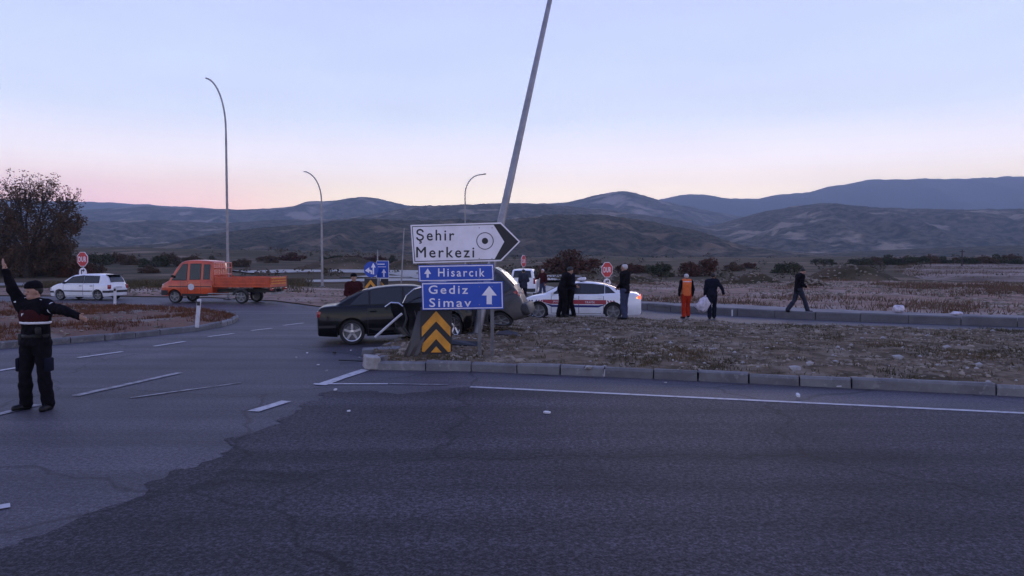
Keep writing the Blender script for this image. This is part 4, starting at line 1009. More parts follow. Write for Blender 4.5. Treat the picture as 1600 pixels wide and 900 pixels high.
for (l, t, r_, b_, nm) in ((652.5, 413.5, 771.5, 439.5, 'upper_blue_board'), (657.5, 440.5, 786, 483.5, 'lower_blue_board')):
    mb = MB(); mb.prism(pz(tilted_rect(l, t, r_, b_, 2)), -.012, .012); bb = mb.build(nm, 'sign_blue', root)
    mb = MB(); mb.prism(pz(tilted_rect(l + 1.2, t + 1.2, r_ - 1.2, b_ - 1.2, 2)), -.015, -.010); mb.build('border_line', 'sign_white', bb)
    mb = MB(); mb.prism(pz(tilted_rect(l + 2.7, t + 2.7, r_ - 2.7, b_ - 2.7, 2)), -.018, -.012); mb.build('sign_face', 'sign_blue', bb)
    if nm[0] == 'u':
        sign_text(bb, 'Hisarcık', SX(685), SX(757), SZ(432), SZ(419.5), -.0195, 'sign_white', 1.3, .003)
        mb = MB(); mb.prism(arrow_poly(SX(668.5), SZ(426.5), .14, .18, 0, .3, .6), -.020, -.017); mb.build('arrow', 'sign_white', bb)
    else:
        sign_text(bb, 'Gediz', SX(670), SX(731), SZ(459), SZ(446), -.0195, 'sign_white', 1.25, .003)
        sign_text(bb, 'Simav', SX(671), SX(736), SZ(479.5), SZ(466), -.0195, 'sign_white', 1.25, .003)
        mb = MB(); mb.prism(arrow_poly(SX(764.5), SZ(461), .30, .36, 0, .34, .52), -.020, -.017); mb.build('arrow', 'sign_white', bb)

# clamps and bolts that hold the boards
for py_ in (356, 404, 420, 434, 448, 476):
    for px_ in (749, 769):
        mb = MB(); mb.box((SX(px_), .03, SZ(py_)), (.12, .03, .03)); mb.build('clamp', 'steel_dark', root)
        mb = MB(); mb.lathe([(.001, -.024), (.010, -.024), (.012, -.017), (.001, -.017)], 8, c=(SX(px_), 0, SZ(py_))); mb.build('bolt', 'steel', root)
# yellow and black chevron panel
CY = 14.75
def CX(px): return (px - 680) / F * CY
def CZ(py): return at(680, py, CY).z
root = empty('chevron_sign', (at(680, 500, CY).x, CY, 0)); tag(root, 'black panel with yellow chevrons pointing up below the direction boards', 'road sign')
mb = MB(); mb.prism([(CX(a), CZ(b)) for a, b in ((657, 480), (706, 480), (706, 548), (700, 553), (660, 553), (657, 549))], -.01, .01); cb = mb.build('panel', 'sign_black', root)
for top, bot_ in (((486, 518), (505, 537)), ((515.5, 548), (534, 551.5))):
    a0, a1 = top; b0, b1 = bot_
    if b0 == 505: pl = [(659, 511), (681.5, 486), (704, 511), (704, 526), (681.5, 502), (659, 526)]
    else: pl = [(659, 538), (681.5, 514), (704, 538), (704, 549), (700, 550), (681.5, 529.5), (663, 550), (659, 549)]
    mb = MB(); mb.prism([(CX(a), CZ(b)) for a, b in pl], -.016, -.009); mb.build('chevron', 'sign_yellow', cb)
mb = MB(); mb.prism([(CX(a), CZ(b)) for a, b in ((681.5, 541), (690, 550.5), (673, 550.5))], -.016, -.009); mb.build('chevron', 'sign_yellow', cb)
post(root, CX(681), .04, .05, CZ(486), .03, 'steel_dark')

# stop signs with a round white sign beneath
def stop_sign(label, px, py, Y, rot, hgt=.9, disc=True):
    c = at(px, py, Y); g = float(gz(c.x, Y)) + rough_z(c.x, Y)
    root = empty('stop_sign', (c.x, Y, g - .05), rot); tag(root, label, 'stop sign', None)
    cz_ = c.z - g + .05; a = hgt / 2 / math.cos(R(22.5))
    oc = lambda k: [(a * k * math.cos(R(22.5 + 45 * i)), cz_ + a * k * math.sin(R(22.5 + 45 * i))) for i in range(8)]
    mb = MB(); mb.prism(oc(1), -.012, .012); b = mb.build('octagon', 'sign_white', root)
    mb = MB(); mb.prism(oc(.93), -.017, -.010); mb.build('sign_face', 'sign_red', b)
    sign_text(b, 'DUR', -.30, .30, cz_ - .15, cz_ + .15, -.021, 'sign_white', 1.1, .008)
    if disc:
        mb = MB(); mb.lathe([(.001, -.012), (.3, -.012), (.3, .012), (.001, .012)], 24, c=(0, 0, cz_ - .80)); rd = mb.build('round_plate', 'sign_white', root)
        mb = MB(); mb.prism([(-.12, cz_ - .98), (-.05, cz_ - .98), (-.05, cz_ - .70), (.06, cz_ - .70), (.06, cz_ - .78), (.17, cz_ - .66), (.06, cz_ - .54), (.06, cz_ - .62), (-.12, cz_ - .62)], -.017, -.011); mb.build('turn_arrow', 'sign_black', rd)
    post(root, 0, .045, 0, cz_ + hgt * .3, .03)
stop_sign('red octagonal stop sign above a round plate beside the white hatchback', 129, 405, 44, R(-20), .86)
stop_sign('red octagonal stop sign standing behind the white patrol car', 948.5, 421.5, 43, R(38), .88)
stop_sign('red octagonal stop sign turned edge on behind the grey wreck', 818, 408, 56, R(66), disc=False)

# pair of blue signs with chevrons beyond the black saloon
def blue_round():
    Y = 36; c = at(580, 421, Y); g = float(gz(c.x, Y)); root = empty('keep_sign', (c.x, Y, g - .05), R(-14)); tag(root, 'round blue arrow sign over a yellow chevron panel beyond the black saloon', 'road sign')
    z = c.z - g + .05
    mb = MB(); mb.lathe([(.001, -.012), (.38, -.012), (.38, .012), (.001, .012)], 32, c=(0, 0, z)); b = mb.build('round_board', 'sign_blue', root)
    mb = MB(); mb.prism(arrow_poly(.12, z + .04, .24, .56, 0, .3, .4), -.018, -.011); mb.build('arrow', 'sign_white', b)
    mb = MB(); mb.prism([(.06, z - .22), (.06, z - .06), (-.10, z + .0), (-.10, z + .10), (-.32, z - .05), (-.10, z - .18), (-.10, z - .09), (-.02, z - .12), (-.02, z - .22)], -.018, -.011); mb.build('arrow', 'sign_white', b)
    mb = MB(); mb.prism([(-.36, z - 1.2), (.30, z - 1.2), (.30, z - .44), (-.36, z - .44)], -.01, .01); p = mb.build('panel', 'sign_black', root)
    for zz in (z - .50, z - .86):
        mb = MB(); mb.prism([(-.34, zz - .36), (-.03, zz), (.28, zz - .36), (.28, zz - .56), (-.03, zz - .2), (-.34, zz - .56)] if zz > z - .6 else [(-.34, zz - .32), (-.03, zz), (.28, zz - .32), (.12, zz - .32), (-.03, zz - .17), (-.18, zz - .32)], -.016, -.009); mb.build('chevron', 'sign_yellow', p)
    post(root, 0, .045, 0, z, .035)
    Y = 36.6; c = at(598, 421, Y); root = empty('direction_sign', (c.x, Y, g - .05), R(-4)); tag(root, 'small blue direction board with chevron strip beyond the black saloon', 'road sign')
    z = c.z - g + .05; b = board(root, 'blue_board', 0, z, .62, .86, 'sign_blue', 'sign_white', 0, border=.02)
    mb = MB(); mb.box((-.05, -.018, z + .13), (.44, .006, .03)); mb.box((-.08, -.018, z + .26), (.36, .006, .05)); mb.build('printed_line', 'sign_white', b)
    mb = MB(); mb.prism(arrow_poly(.06, z - .17, .24, .40, 0, .3, .5), -.020, -.013); mb.build('arrow', 'sign_white', b)
    mb = MB(); mb.prism([(-.10, z - 1.2), (.28, z - 1.2), (.28, z - .46), (-.10, z - .46)], -.01, .01); p = mb.build('panel', 'sign_black', root)
    for zz in (z - .6, z - .85):
        mb = MB(); mb.prism([(-.08, zz), (.10, zz - .2), (.10, zz - .34), (-.08, zz - .14)], -.016, -.009); mb.build('chevron', 'sign_yellow', p)
    post(root, -.18, .045, 0, z + .40, .04)
blue_round()
def hazard(px, py, Y, label): pass

# ---- lamp posts
def lamp_post(label, base, H, lean=(0, 0), arm=(-1, 0), reach=1.6, r0=.10, r1=.045, curve=3.0, group=None, head=True):
    root = empty('street_lamp', base); tag(root, label, 'street lamp', group)
    pts = []; rr = []
    n = 14
    for i in range(n + 1):
        t = i / n; z = H * t; pts.append(Vector((lean[0] * z, lean[1] * z, z - .1))); rr.append(r0 + (r1 - r0) * t * (H - curve) / H)
    straight = [p for p in pts if p.z < H - curve]; rs = rr[:len(straight)]
    p0 = Vector((lean[0] * (H - curve), lean[1] * (H - curve), H - curve)); a = Vector((arm[0], arm[1], 0)); up = Vector((lean[0], lean[1], 1)).normalized()
    for i in range(13):
        t = i / 12; straight.append(p0 + up * curve * math.sin(t * math.pi / 2 * .97) + a * reach * (1 - math.cos(t * math.pi / 2 * .97))); rs.append(r1 + (r0 - r1) * .25 * (1 - t))
    mb = MB(); mb.tube(straight, rs, 10); mb.build('pole', 'steel', root, smooth='auto')
    mb = MB(); mb.rbox((0, 0, .03), (.42, .42, .05), .01); mb.build('base_plate', 'steel_dark', root)
    if head:
        e = straight[-1]; dd = (straight[-1] - straight[-2]).normalized(); rot = dd.to_track_quat('X', 'Z').to_matrix()
        mb = MB(); mb.rbox(e + dd * .28, (.62, .2, .09), .03, rot); mb.build('lamp_head', 'steel_dark', root, smooth='auto')
    return root
g = lambda p: (p.x, p.y, float(gz(p.x, p.y)) + rough_z(p.x, p.y))
p = at(356.5, 440, 42); top = at(356.5, 122, 42)
lamp_post('tall grey street lamp rising behind the orange truck', g(p), top.z - g(p)[2], arm=(-1, 0), reach=1.15, r0=.085, r1=.042, curve=2.9, head=False)
p = at(503.5, 440, 62); top = at(503, 268, 62)
lamp_post('grey street lamp by the far road left of the blue signs, arm bent left', g(p), top.z - g(p)[2], arm=(-1, 0), reach=1.5, r0=.11, r1=.045, curve=2.4, head=False)
p = at(727, 440, 70); top = at(727, 273, 70)
lamp_post('thin street lamp showing above the white arrow board, arm bent right', g(p), top.z - g(p)[2], arm=(1, 0), reach=1.5, r0=.08, r1=.05, curve=1.9)
# the one the crash pushed over
b0 = P(743, 523, .15); t0 = at(858, 0, 21.2); ld = (t0 - b0)
lamp_post('tall steel lamp post leaning over the crash', (b0.x, b0.y, b0.z), 12.0, lean=(ld.x / ld.z, ld.y / ld.z), arm=(.7, -.7), reach=1.6, r0=.125, r1=.04, curve=1.6)
# plain thin poles
def pole(label, px, py0, py1, Y, r, dx=0.0, name='pole'):
    a = at(px, py0, Y); b = at(px + dx, py1, Y); gg = float(gz(a.x, Y)) + rough_z(a.x, Y); mb = MB(); mb.tube([(0, 0, -.1), (b.x - a.x, 0, b.z - gg)], [r, r * .7], 8)
    mb.tube([(b.x - a.x, 0, b.z - gg), (b.x - a.x, 0, b.z - gg + .05)], [r * .8, r * .2], 8)
    o = mb.build(name, 'steel', None, smooth='auto'); o.location = (a.x, Y, gg); tag(o, label, 'pole')
pole('thin pale pole standing left of the white arrow board', 627, 437, 357, 72, .07, 4.5)
pole('thin grey pole showing above the small blue direction board', 590, 447, 391, 60, .07, 0)
a = P(1503, 407); mb = MB(); mb.tube([(0, 0, -.2), (0, 0, 2.9)], [.14, .1], 8); mb.box((0, 0, 2.6), (1.0, .1, .1)); o = mb.build('utility_pole', 'bark'); Yp = 150; a = at(1503, 412, Yp)
o.location = (a.x, Yp, float(gz(a.x, Yp)) + rough_z(a.x, Yp)); o.scale = (1, 1, 1.3); tag(o, 'short dark wooden pole beyond the pale field', 'pole')

# delineator posts on the left island
def delineator(label, px, py, hgt, lean):
    q = P(px, py, .16); root = empty('delineator_post', (q.x, q.y, left_z(q.x, q.y) - .03)); tag(root, label, 'delineator post')
    mb = MB(); mb.rbox((0, 0, hgt / 2), (.12, .05, hgt), .012); mb.v = [(x + lean * z, y, z) for x, y, z in mb.v]; mb.build('post', 'plastic_white', root)
    mb = MB(); mb.box((lean * hgt * .85, -.027, hgt * .85), (.09, .012, .12)); mb.build('reflector', 'sign_black', root)
delineator('white plastic delineator post at the far edge of the rust island near the hatchback', 179.5, 478.5, .9, .03)
delineator('white plastic delineator post at the kerb tip of the rust island near the truck', 307.5, 509, .86, .10)

# ================================================================== PLANTS
def leaf_cloud(mb_v, mb_f, c, r, n, size, rng, squash=(1, 1, 1), shell=.35):
    d_ = rng.normal(size=(n, 3)); d_ /= np.linalg.norm(d_, axis=1)[:, None]
    rad = r * (shell + (1 - shell) * rng.random(n) ** .5)
    pos = np.array(c) + d_ * rad[:, None] * np.array(squash)
    for q in pos:
        a = rng.normal(size=3); a /= np.linalg.norm(a); b = np.cross(a, rng.normal(size=3)); b /= np.linalg.norm(b)
        s_ = size * rng.uniform(.6, 1.4); o = len(mb_v)
        mb_v += [tuple(q - a * s_ * .5), tuple(q + b * s_ * .32), tuple(q + a * s_ * .5), tuple(q - b * s_ * .32)]; mb_f.append((o, o + 1, o + 2, o + 3))
def tree(label, base, H, W, m, seed, n_leaf=9000, leaf=.22, trunk=.28, bare=0.0, low=.12, group=None):
    rng = np.random.default_rng(seed); rnd = random.Random(seed)
    root = empty('tree', base); tag(root, label, 'tree', group)
    mb = MB(); tips = []
    def branch(p, d_, L, r, depth):
        n = 5; pts = [p.copy()]; q = p.copy(); dd = d_.copy()
        for i in range(n):
            dd = (dd + Vector((rnd.uniform(-.22, .22), rnd.uniform(-.22, .22), rnd.uniform(-.02, .16)))).normalized(); q = q + dd * L / n; pts.append(q.copy())
        mb.tube(pts, [r * (1 - .55 * i / n) for i in range(n + 1)], 6 if depth > 1 else 9, cap=False)
        if depth >= 2: tips.extend(pts[2:])
        if depth < 4:
            for k in range(rnd.choice((3, 4)) if depth < 3 else 3):
                s_ = pts[rnd.randint(2, n)]; ang = rnd.uniform(0, 2 * math.pi); sp = rnd.uniform(.5, 1.0)
                nd = (dd * .6 + Vector((math.cos(ang) * sp * W / H * 1.6, math.sin(ang) * sp * W / H * 1.6, rnd.uniform(-.05, .5)))).normalized()
                branch(s_, nd, L * rnd.uniform(.55, .75), r * .5, depth + 1)
    branch(Vector((0, 0, 0)), Vector((.05, 0, 1)), H * .36, trunk, 0)
    T = np.array([tuple(t) for t in tips]); sc = np.array([W / 2 / max(1e-3, np.percentile(np.abs(T[:, 0]), 96)), W / 2 / max(1e-3, np.percentile(np.abs(T[:, 1]), 96)), H / T[:, 2].max()])
    mb.v = [(x * (1 + (sc[0] - 1) * min(1, z / (H * .2))), y * (1 + (sc[1] - 1) * min(1, z / (H * .2))), z * sc[2]) for x, y, z in mb.v]; T = T * sc
    mb.build('trunk', 'bark', root, smooth=True)
    V = []; Fc = []; T = T[T[:, 2] > H * low]
    per = max(1, n_leaf // len(T))
    for t in T:
        if rng.random() < bare * (t[2] / H): leaf_cloud(V, Fc, t, W * .05, max(1, per // 3), leaf * .8, rng); continue
        leaf_cloud(V, Fc, t, W * .075, per, leaf, rng)
    link_mesh('crown', mesh_np('crown', V, Fc, m), root)
    return root
def lobe_tree(label, px, py, Y, lobes, m, seed, trunk_r=.38):
    """tree whose crown is the leaf masses carried at the ends of its limbs; lobes: (px, py, radius px, depth offset, leaf amount)"""
    rnd = random.Random(seed); rng = np.random.default_rng(seed); b = at(px, py, Y); s_ = Y / F; g0 = float(gz(b.x, Y)) - .2
    root = empty('tree', (b.x, Y, g0)); tag(root, label, 'tree'); mb = MB(); V = []; Fc = []
    fork = Vector((.2, 0, 2.4)); mb.tube([(0, 0, -.1), (.05, 0, 1.0), tuple(fork)], [trunk_r * 1.25, trunk_r, trunk_r * .8], 9)
    for lx, ly, lr, dy, amt in lobes:
        c = at(lx, ly, Y) - Vector((b.x, Y, g0)); c.y = dy; r_ = lr * s_
        mid = fork + (c - fork) * .55 + Vector((rnd.uniform(-.4, .4), rnd.uniform(-.4, .4), .3)); mb.tube([tuple(fork), tuple(fork + (mid - fork) * .5 + Vector((0, 0, .2))), tuple(mid), tuple(c)], [.2, .15, .11, .06], 7)
        for k in range(26):
            d_ = Vector(rng.normal(size=3)); d_.normalize(); tip = c + d_ * r_ * rnd.uniform(.45, 1.05); st = mid + (c - mid) * rnd.uniform(.3, 1.0); kn = (st + tip) / 2 + Vector(rng.normal(size=3)) * r_ * .12
            mb.tube([tuple(st), tuple(kn), tuple(tip)], [.045, .03, .012], 4, cap=False)
            for w_ in range(3):
                t2 = kn + (tip - kn) * rnd.uniform(.2, 1) + Vector(rng.normal(size=3)) * r_ * .22; mb.tube([tuple(kn), tuple(t2)], [.018, .007], 3, cap=False)
                leaf_cloud(V, Fc, tuple(t2), r_ * .20, int(9 * amt), .22, rng)
            leaf_cloud(V, Fc, tuple(tip), r_ * .26, int(24 * amt), .23, rng)
    mb.build('trunk', 'bark', root, smooth=True); link_mesh('crown', mesh_np('crown', V, Fc, m), root)
lobe_tree('big dark autumn tree beyond the roundabout behind the officer', 42, 432, 92,
          [(48, 300, 30, 0, .55), (20, 296, 30, .8, .55), (78, 296, 24, -.6, .5), (104, 314, 22, .3, .6), (116, 345, 18, -.5, 1.0), (98, 352, 26, .5, 1.3), (70, 332, 30, .2, .9), (36, 332, 32, -.8, 1.2), (4, 330, 30, .3, 1.2), (60, 366, 34, .8, 1.8), (22, 368, 36, -.5, 1.8), (92, 384, 26, -.2, 1.8), (-14, 362, 30, .5, 1.6), (44, 398, 34, .0, 1.8), (-22, 310, 26, 0, .8), (80, 408, 26, .6, 1.8), (8, 404, 32, .4, 1.8)], 'leaf_dark', 4)

BUSH = {}
def bush_mesh(kind, seed, m):
    k = (kind, seed, m)
    if k in BUSH: return BUSH[k]
    rng = np.random.default_rng(seed * 13 + 1); V = []; Fc = []
    for _ in range(26):
        a = rng.uniform(0, 2 * math.pi); r_ = rng.random() ** .6 * .78; zc = rng.uniform(.03, .78) * (1 - .75 * r_ ** 1.5)
        leaf_cloud(V, Fc, (math.cos(a) * r_, math.sin(a) * r_ * .8, zc), rng.uniform(.14, .28), 110, .085, rng, (1.1, 1, .85))
    st = MB()
    for _ in range(6):
        a = rng.uniform(0, 2 * math.pi); h_ = rng.uniform(.5, 1.0); st.tube([(0, 0, -.05), (math.cos(a) * .2, math.sin(a) * .2, .3 * h_), (math.cos(a) * .45, math.sin(a) * .4, .8 * h_)], [.025, .016, .005], 5)
    BUSH[k] = (mesh_np('foliage', V, Fc, m), mesh_np('stems', st.v, st.f, 'bark')); return BUSH[k]
def bush(label, px, py_base, w_px, h_px, Y, m, seed, group=None):
    if py_base >= 418: Y = P(px, py_base).y
    c = at(px, py_base, Y); s_ = Y / F
    root = empty('bush', (c.x, Y, float(gz(c.x, Y)) + rough_z(c.x, Y) - .1), seed * 1.3); tag(root, label, 'bush', group)
    fol, st = bush_mesh('b', seed % 4, m); w_ = w_px * s_ / 1.75 * 1.35; h_ = h_px * s_ / .92 * 1.1
    for nm, me in (('foliage', fol), ('stems', st)):
        o = link_mesh(nm, me, root); o.scale = (w_, w_ * .8, h_)
Yb = lambda py: max(46, CAM_H * F / max(6, (py - 405)))
bush('large rust brown bush behind the two men at the patrol car', 889, 427, 84, 40, 58, 'leaf_rust', 2)
bush('broad dark bush with a rust tinge beyond the orange vested worker', 1092, 431, 60, 34, 62, 'leaf_rust', 3)
bush('low dark green bush left of the rust tinged one beyond the worker', 1032, 432, 54, 26, 66, 'leaf_green', 1)
bush('dark green bush above the walking man', 1232, 418, 38, 22, 70, 'leaf_green', 0)
G1 = 'dark shrubs along the scrubland behind the roundabout'
for i, (x, y, w_, h_, Y) in enumerate([(150, 402, 40, 24, 150), (178, 404, 46, 20, 160), (205, 405, 30, 16, 150), (243, 408, 34, 22, 140), (262, 407, 40, 26, 145), (300, 408, 26, 18, 150), (330, 409, 26, 16, 150), (378, 411, 26, 16, 140), (112, 420, 34, 20, 90), (190, 419, 44, 16, 110), (232, 417, 26, 14, 110), (150, 425, 30, 20, 80)]):
    bush(('dark brown shrub on the scrubland behind the roundabout' if i % 3 else 'olive green shrub on the scrubland behind the roundabout'), x, y, w_, h_, Y, 'leaf_dark' if i % 3 else 'leaf_green', i, G1)
G2 = 'hedge shrubs at the edge of the pale field'
for i in range(13):
    bush(('dark brown hedge shrub lining the far edge of the pale field' if i % 2 else 'olive green hedge shrub lining the far edge of the pale field'), 1345 + i * 21, 414 + (i % 3), 34, 15 + (i * 7) % 6, 175 + (i % 4) * 4, 'leaf_dark' if i % 2 else 'leaf_green', i, G2)
G3 = 'shrubs on the scrubland behind the signs'
for i, (x, y, w_, h_, Y) in enumerate([(420, 410, 34, 14, 170), (455, 409, 44, 14, 190), (520, 407, 30, 14, 180), (548, 408, 46, 18, 170), (585, 409, 30, 14, 180), (612, 409, 24, 14, 180), (840, 414, 30, 12, 130), (985, 418, 50, 20, 105), (1010, 414, 40, 14, 120), (1145, 412, 30, 16, 130), (1170, 410, 26, 12, 150), (1285, 408, 30, 12, 190)]):
    bush(('small dark brown scrub bush at the foot of the wooded hill', 'small rust red scrub bush at the foot of the wooded hill', 'small olive green scrub bush at the foot of the wooded hill')[i % 3], x, y, w_, h_, Y, ('leaf_dark', 'leaf_rust', 'leaf_green')[i % 3], i + 1, G3)

# ================================================================== STONES, GRASS, LITTER
ico = bmesh.new(); bmesh.ops.create_icosphere(ico, subdivisions=1, radius=1); ICO_V = np.array([v.co[:] for v in ico.verts]); ico.verts.index_update(); ICO_F = np.array([[v.index for v in f.verts] for f in ico.faces]); ico.free()
def stones(name, pts, sizes, m, seed):
    rng = np.random.default_rng(seed); n = len(pts); A = ICO_V[None] * rng.uniform(.65, 1.25, (n, len(ICO_V), 1)) * rng.uniform(.6, 1.2, (n, 1, 3)) * np.array([1, 1, .62])
    t = rng.uniform(0, 6.28, n); c, s_ = np.cos(t)[:, None], np.sin(t)[:, None]
    X = A[..., 0] * c - A[..., 1] * s_; Yv = A[..., 0] * s_ + A[..., 1] * c
    V = np.stack([X, Yv, A[..., 2]], 2) * np.array(sizes)[:, None, None] + np.array(pts)[:, None, :]
    Fc = (ICO_F[None] + (np.arange(n) * len(ICO_V))[:, None, None]).reshape(-1, 3)
    return mesh_np(name, V.reshape(-1, 3), Fc, m)
def scatter(poly, n, zf, seed, dens=None):
    rng = np.random.default_rng(seed); A = np.array(poly); lo, hi = A.min(0), A.max(0); out = []
    while len(out) < n:
        Q = rng.uniform(lo, hi, (n * 2, 2)); Q = Q[inpoly(Q, A)]
        for q in Q:
            if dens and rng.random() > dens(q[0], q[1]): continue
            out.append((q[0], q[1], zf(q[0], q[1])))
            if len(out) >= n: break
    return out
vis = lambda x, y: 1.0 if x < y * .75 + 1 else 0.05
pt = scatter(isl_poly, 9500, isl_z, 3, lambda x, y: vis(x, y) * max(.12, min(1, .5 + 1.2 * fb(x, y, .6, 3, 4)))); sz = np.random.default_rng(4).lognormal(math.log(.03), .5, len(pt)).clip(.012, .10)
tag(link_mesh('gravel', stones('gravel', pt, sz, 'stone', 5)), 'loose grey stones scattered over the crash island', 'gravel', kind='stuff')
pt = scatter(isl_poly, 420, isl_z, 13, vis); sz = np.random.default_rng(14).uniform(.02, .06, len(pt))
tag(link_mesh('gravel', stones('gravel', pt, sz, 'stone_pale', 15)), 'pale chips of broken stone strewn over the crash island', 'gravel', kind='stuff')
pt = scatter(left_poly, 2600, left_z, 6, lambda x, y: max(.1, min(1, .35 + 1.5 * fb(x, y, .35, 3, 8)))); sz = np.random.default_rng(7).lognormal(math.log(.03), .5, len(pt)).clip(.012, .12)
tag(link_mesh('gravel', stones('gravel', pt, sz, 'stone', 8)), 'loose stones scattered over the rust island', 'gravel', kind='stuff')
def gh(x, y): return float(gz(x, y)) + rough_z(x, y) - .03
verge = [xy(p) for p in off[1:-1]] + [xy(P(1700, 446)), xy(P(1300, 440)), xy(P(1000, 443)), xy(P(900, 450))]
pt = scatter(verge, 3600, lambda x, y: gh(x, y) + .19 + .10 * fb(x, y, .35, 4, 12.0), 16, lambda x, y: vis(x, y) * max(.08, min(1, .35 + 1.4 * fb(x, y, .16, 3, 2)))); sz = np.random.default_rng(17).lognormal(math.log(.06), .6, len(pt)).clip(.03, .32)
tag(link_mesh('gravel', stones('gravel', pt, sz, 'stone', 18)), 'rubble strewn over the verge beyond the far kerb', 'rubble', kind='stuff')
vergeL = [xy(p) for p in (P(-60, 460), P(200, 462), P(330, 464), P(430, 469), P(500, 478), P(560, 478), P(560, 452), P(440, 447), P(200, 449), P(-60, 452))]
pt = scatter(vergeL, 1500, lambda x, y: gh(x, y) + .10, 26); sz = np.random.default_rng(27).lognormal(math.log(.05), .5, len(pt)).clip(.02, .25)
tag(link_mesh('gravel', stones('gravel', pt, sz, 'stone', 28)), 'rubble on the verge behind the truck', 'rubble', kind='stuff')

def grass(name, pts, h, m, label, seed, blades=5, w=.012, spread=.06):
    rng = np.random.default_rng(seed); V = []; Fc = []
    for x, y, z in pts:
        for _ in range(blades):
            a = rng.uniform(0, 6.28); hh = h * rng.uniform(.4, 1.3); lx, ly = rng.normal(0, .45, 2) * hh; bx, by = rng.normal(0, spread, 2); o = len(V); dx, dy = math.cos(a) * w, math.sin(a) * w
            V += [(x + bx - dx, y + by - dy, z - .02), (x + bx + dx, y + by + dy, z - .02), (x + bx + lx, y + by + ly, z + hh)]; Fc.append((o, o + 1, o + 2))
    tag(link_mesh(name, mesh_np(name, V, Fc, m)), label, 'grass', kind='stuff')
grass('dry_grass', scatter(isl_poly, 2600, isl_z, 31, lambda x, y: vis(x, y) * (1 if fb(x, y, .45, 4, 14) > .2 else .12)), .065, 'dry_grass', 'withered grass tufts on the crash island', 32, 6)
grass('dry_grass', scatter(left_poly, 4200, left_z, 33, lambda x, y: 1 if fb(x, y, .3, 3, 18) > -.05 else .05), .13, 'rust_grass', 'rust coloured dry growth on the roundabout island', 34, 6, .014)
grass('dry_grass', scatter(verge, 900, lambda x, y: gh(x, y) + .14 + .10 * fb(x, y, .35, 4, 12.0), 35, lambda x, y: vis(x, y) * (1 if fb(x, y, .09, 3, 22) > .22 else .04)), .30, 'straw', 'tawny dry grass on the verge beyond the far kerb', 36, 6, .03, .25)
grass('dry_grass', scatter([xy(P(1330, 462)), xy(P(1640, 470)), xy(P(1640, 447)), xy(P(1360, 445))], 900, lambda x, y: gh(x, y) + .1, 37, lambda x, y: 1 if fb(x, y, .12, 3, 41) > .05 else .05), .36, 'straw', 'tawny dry grass strip below the pale field', 38, 6, .03, .3)
grass('dry_grass', scatter([xy(p) for p in fld], 1300, lambda x, y: lift_z(x, y) + .2, 43, lambda x, y: 1 if fb(x, y, .06, 3, 51) > .12 else .06), .32, 'straw', 'thin dry tufts on the pale field', 44, 6, .04, .4)
scrub = [xy(P(60, 446)), xy(P(480, 440)), xy(P(480, 420)), xy(P(60, 420))]
grass('dry_grass', scatter(scrub, 2500, lambda x, y: gh(x, y), 39, lambda x, y: 1 if fb(x, y, .05, 3, 5) > .0 else .1), .45, 'dry_grass', 'dry scrub grass behind the roundabout', 40, 6, .05, .4)

# dark growth round the foot of the big tree
for i, (x, y, w_, h_, Y) in enumerate([(20, 430, 70, 60, 86), (62, 430, 74, 66, 88), (96, 431, 56, 54, 84), (118, 432, 34, 30, 80), (-10, 431, 60, 56, 84), (42, 431, 60, 44, 78), (140, 424, 30, 18, 96)]):
    bush('dark thicket growing round the foot of the big autumn tree', x, y, w_, h_, Y, 'leaf_dark' if i % 3 else 'leaf_rust', i, 'thicket under the big tree')
# low scrub on the plain, too far to count
V = []; Fc = []; rg = np.random.default_rng(77)
for _ in range(900):
    Y = 75 * (430 / 75) ** rg.random(); u = rg.uniform(-.78, .78); x = u * Y
    if fb(x, Y, .012, 3, 31) < .08 or (u > .15 and rg.random() < .6): continue
    c = (x, Y, gh(x, Y)); s_ = rg.uniform(.35, 1.1) * (1 + Y / 260)
    leaf_cloud(V, Fc, (c[0], c[1], c[2] + s_ * .3), s_, 26, .34 * s_, rg, (1, 1, .55))
tag(link_mesh('scrub', mesh_np('scrub', V, Fc, 'leaf_scrub')), 'low dark scrub scattered over the plain below the hills', 'scrub', kind='stuff')

# spoil heaps beyond the far kerb
def heap(label, px, py, w_px, h_px, Y, m, seed):
    c = at(px, py, Y); s_ = Y / F; w_, h_ = w_px * s_ / 2, h_px * s_; V = []; Fc = []; nr, na = 12, 40
    for i in range(nr + 1):
        for k in range(na):
            r_ = i / nr; a = 2 * math.pi * k / na; rr = r_ * (1 + .18 * fb(math.cos(a), math.sin(a), 1.5, 3, seed)); x, y = math.cos(a) * w_ * rr, math.sin(a) * w_ * .7 * rr
            V.append((x, y, h_ * (1 - r_ ** 1.6) * (1 + .25 * fb(x, y, 1.2 / h_, 3, seed)) - .25 * r_))
    for i in range(nr):
        for k in range(na): Fc.append((i * na + k, i * na + (k + 1) % na, (i + 1) * na + (k + 1) % na, (i + 1) * na + k))
    o = link_mesh('earth_mound', mesh_np('earth_mound', V, Fc, m, True)); o.location = (c.x, Y, gh(c.x, Y)); tag(o, label, 'earth mound')
    rng = np.random.default_rng(int(seed * 10)); pts = []
    for _ in range(160):
        a, r_ = rng.uniform(0, 6.28), rng.random() ** .6; x, y = math.cos(a) * w_ * r_, math.sin(a) * w_ * .7 * r_; pts.append((x, y, h_ * (1 - r_ ** 1.6) * .98))
    st = link_mesh('stones', stones('stones', pts, rng.uniform(.04, .22, 160), 'stone', int(seed)), o); tag(st, kind='stuff')
heap('low grey earth mound between the two bushes and the walking man', 1175, 441, 120, 20, 66, 'earth', 1.2)
heap('wide rubble mound in front of the pale field', 1325, 437, 150, 24, 82, 'earth', 2.7)
heap('flat dirt heap behind the walking man', 1262, 446, 80, 14, 60, 'earth', 4.4)
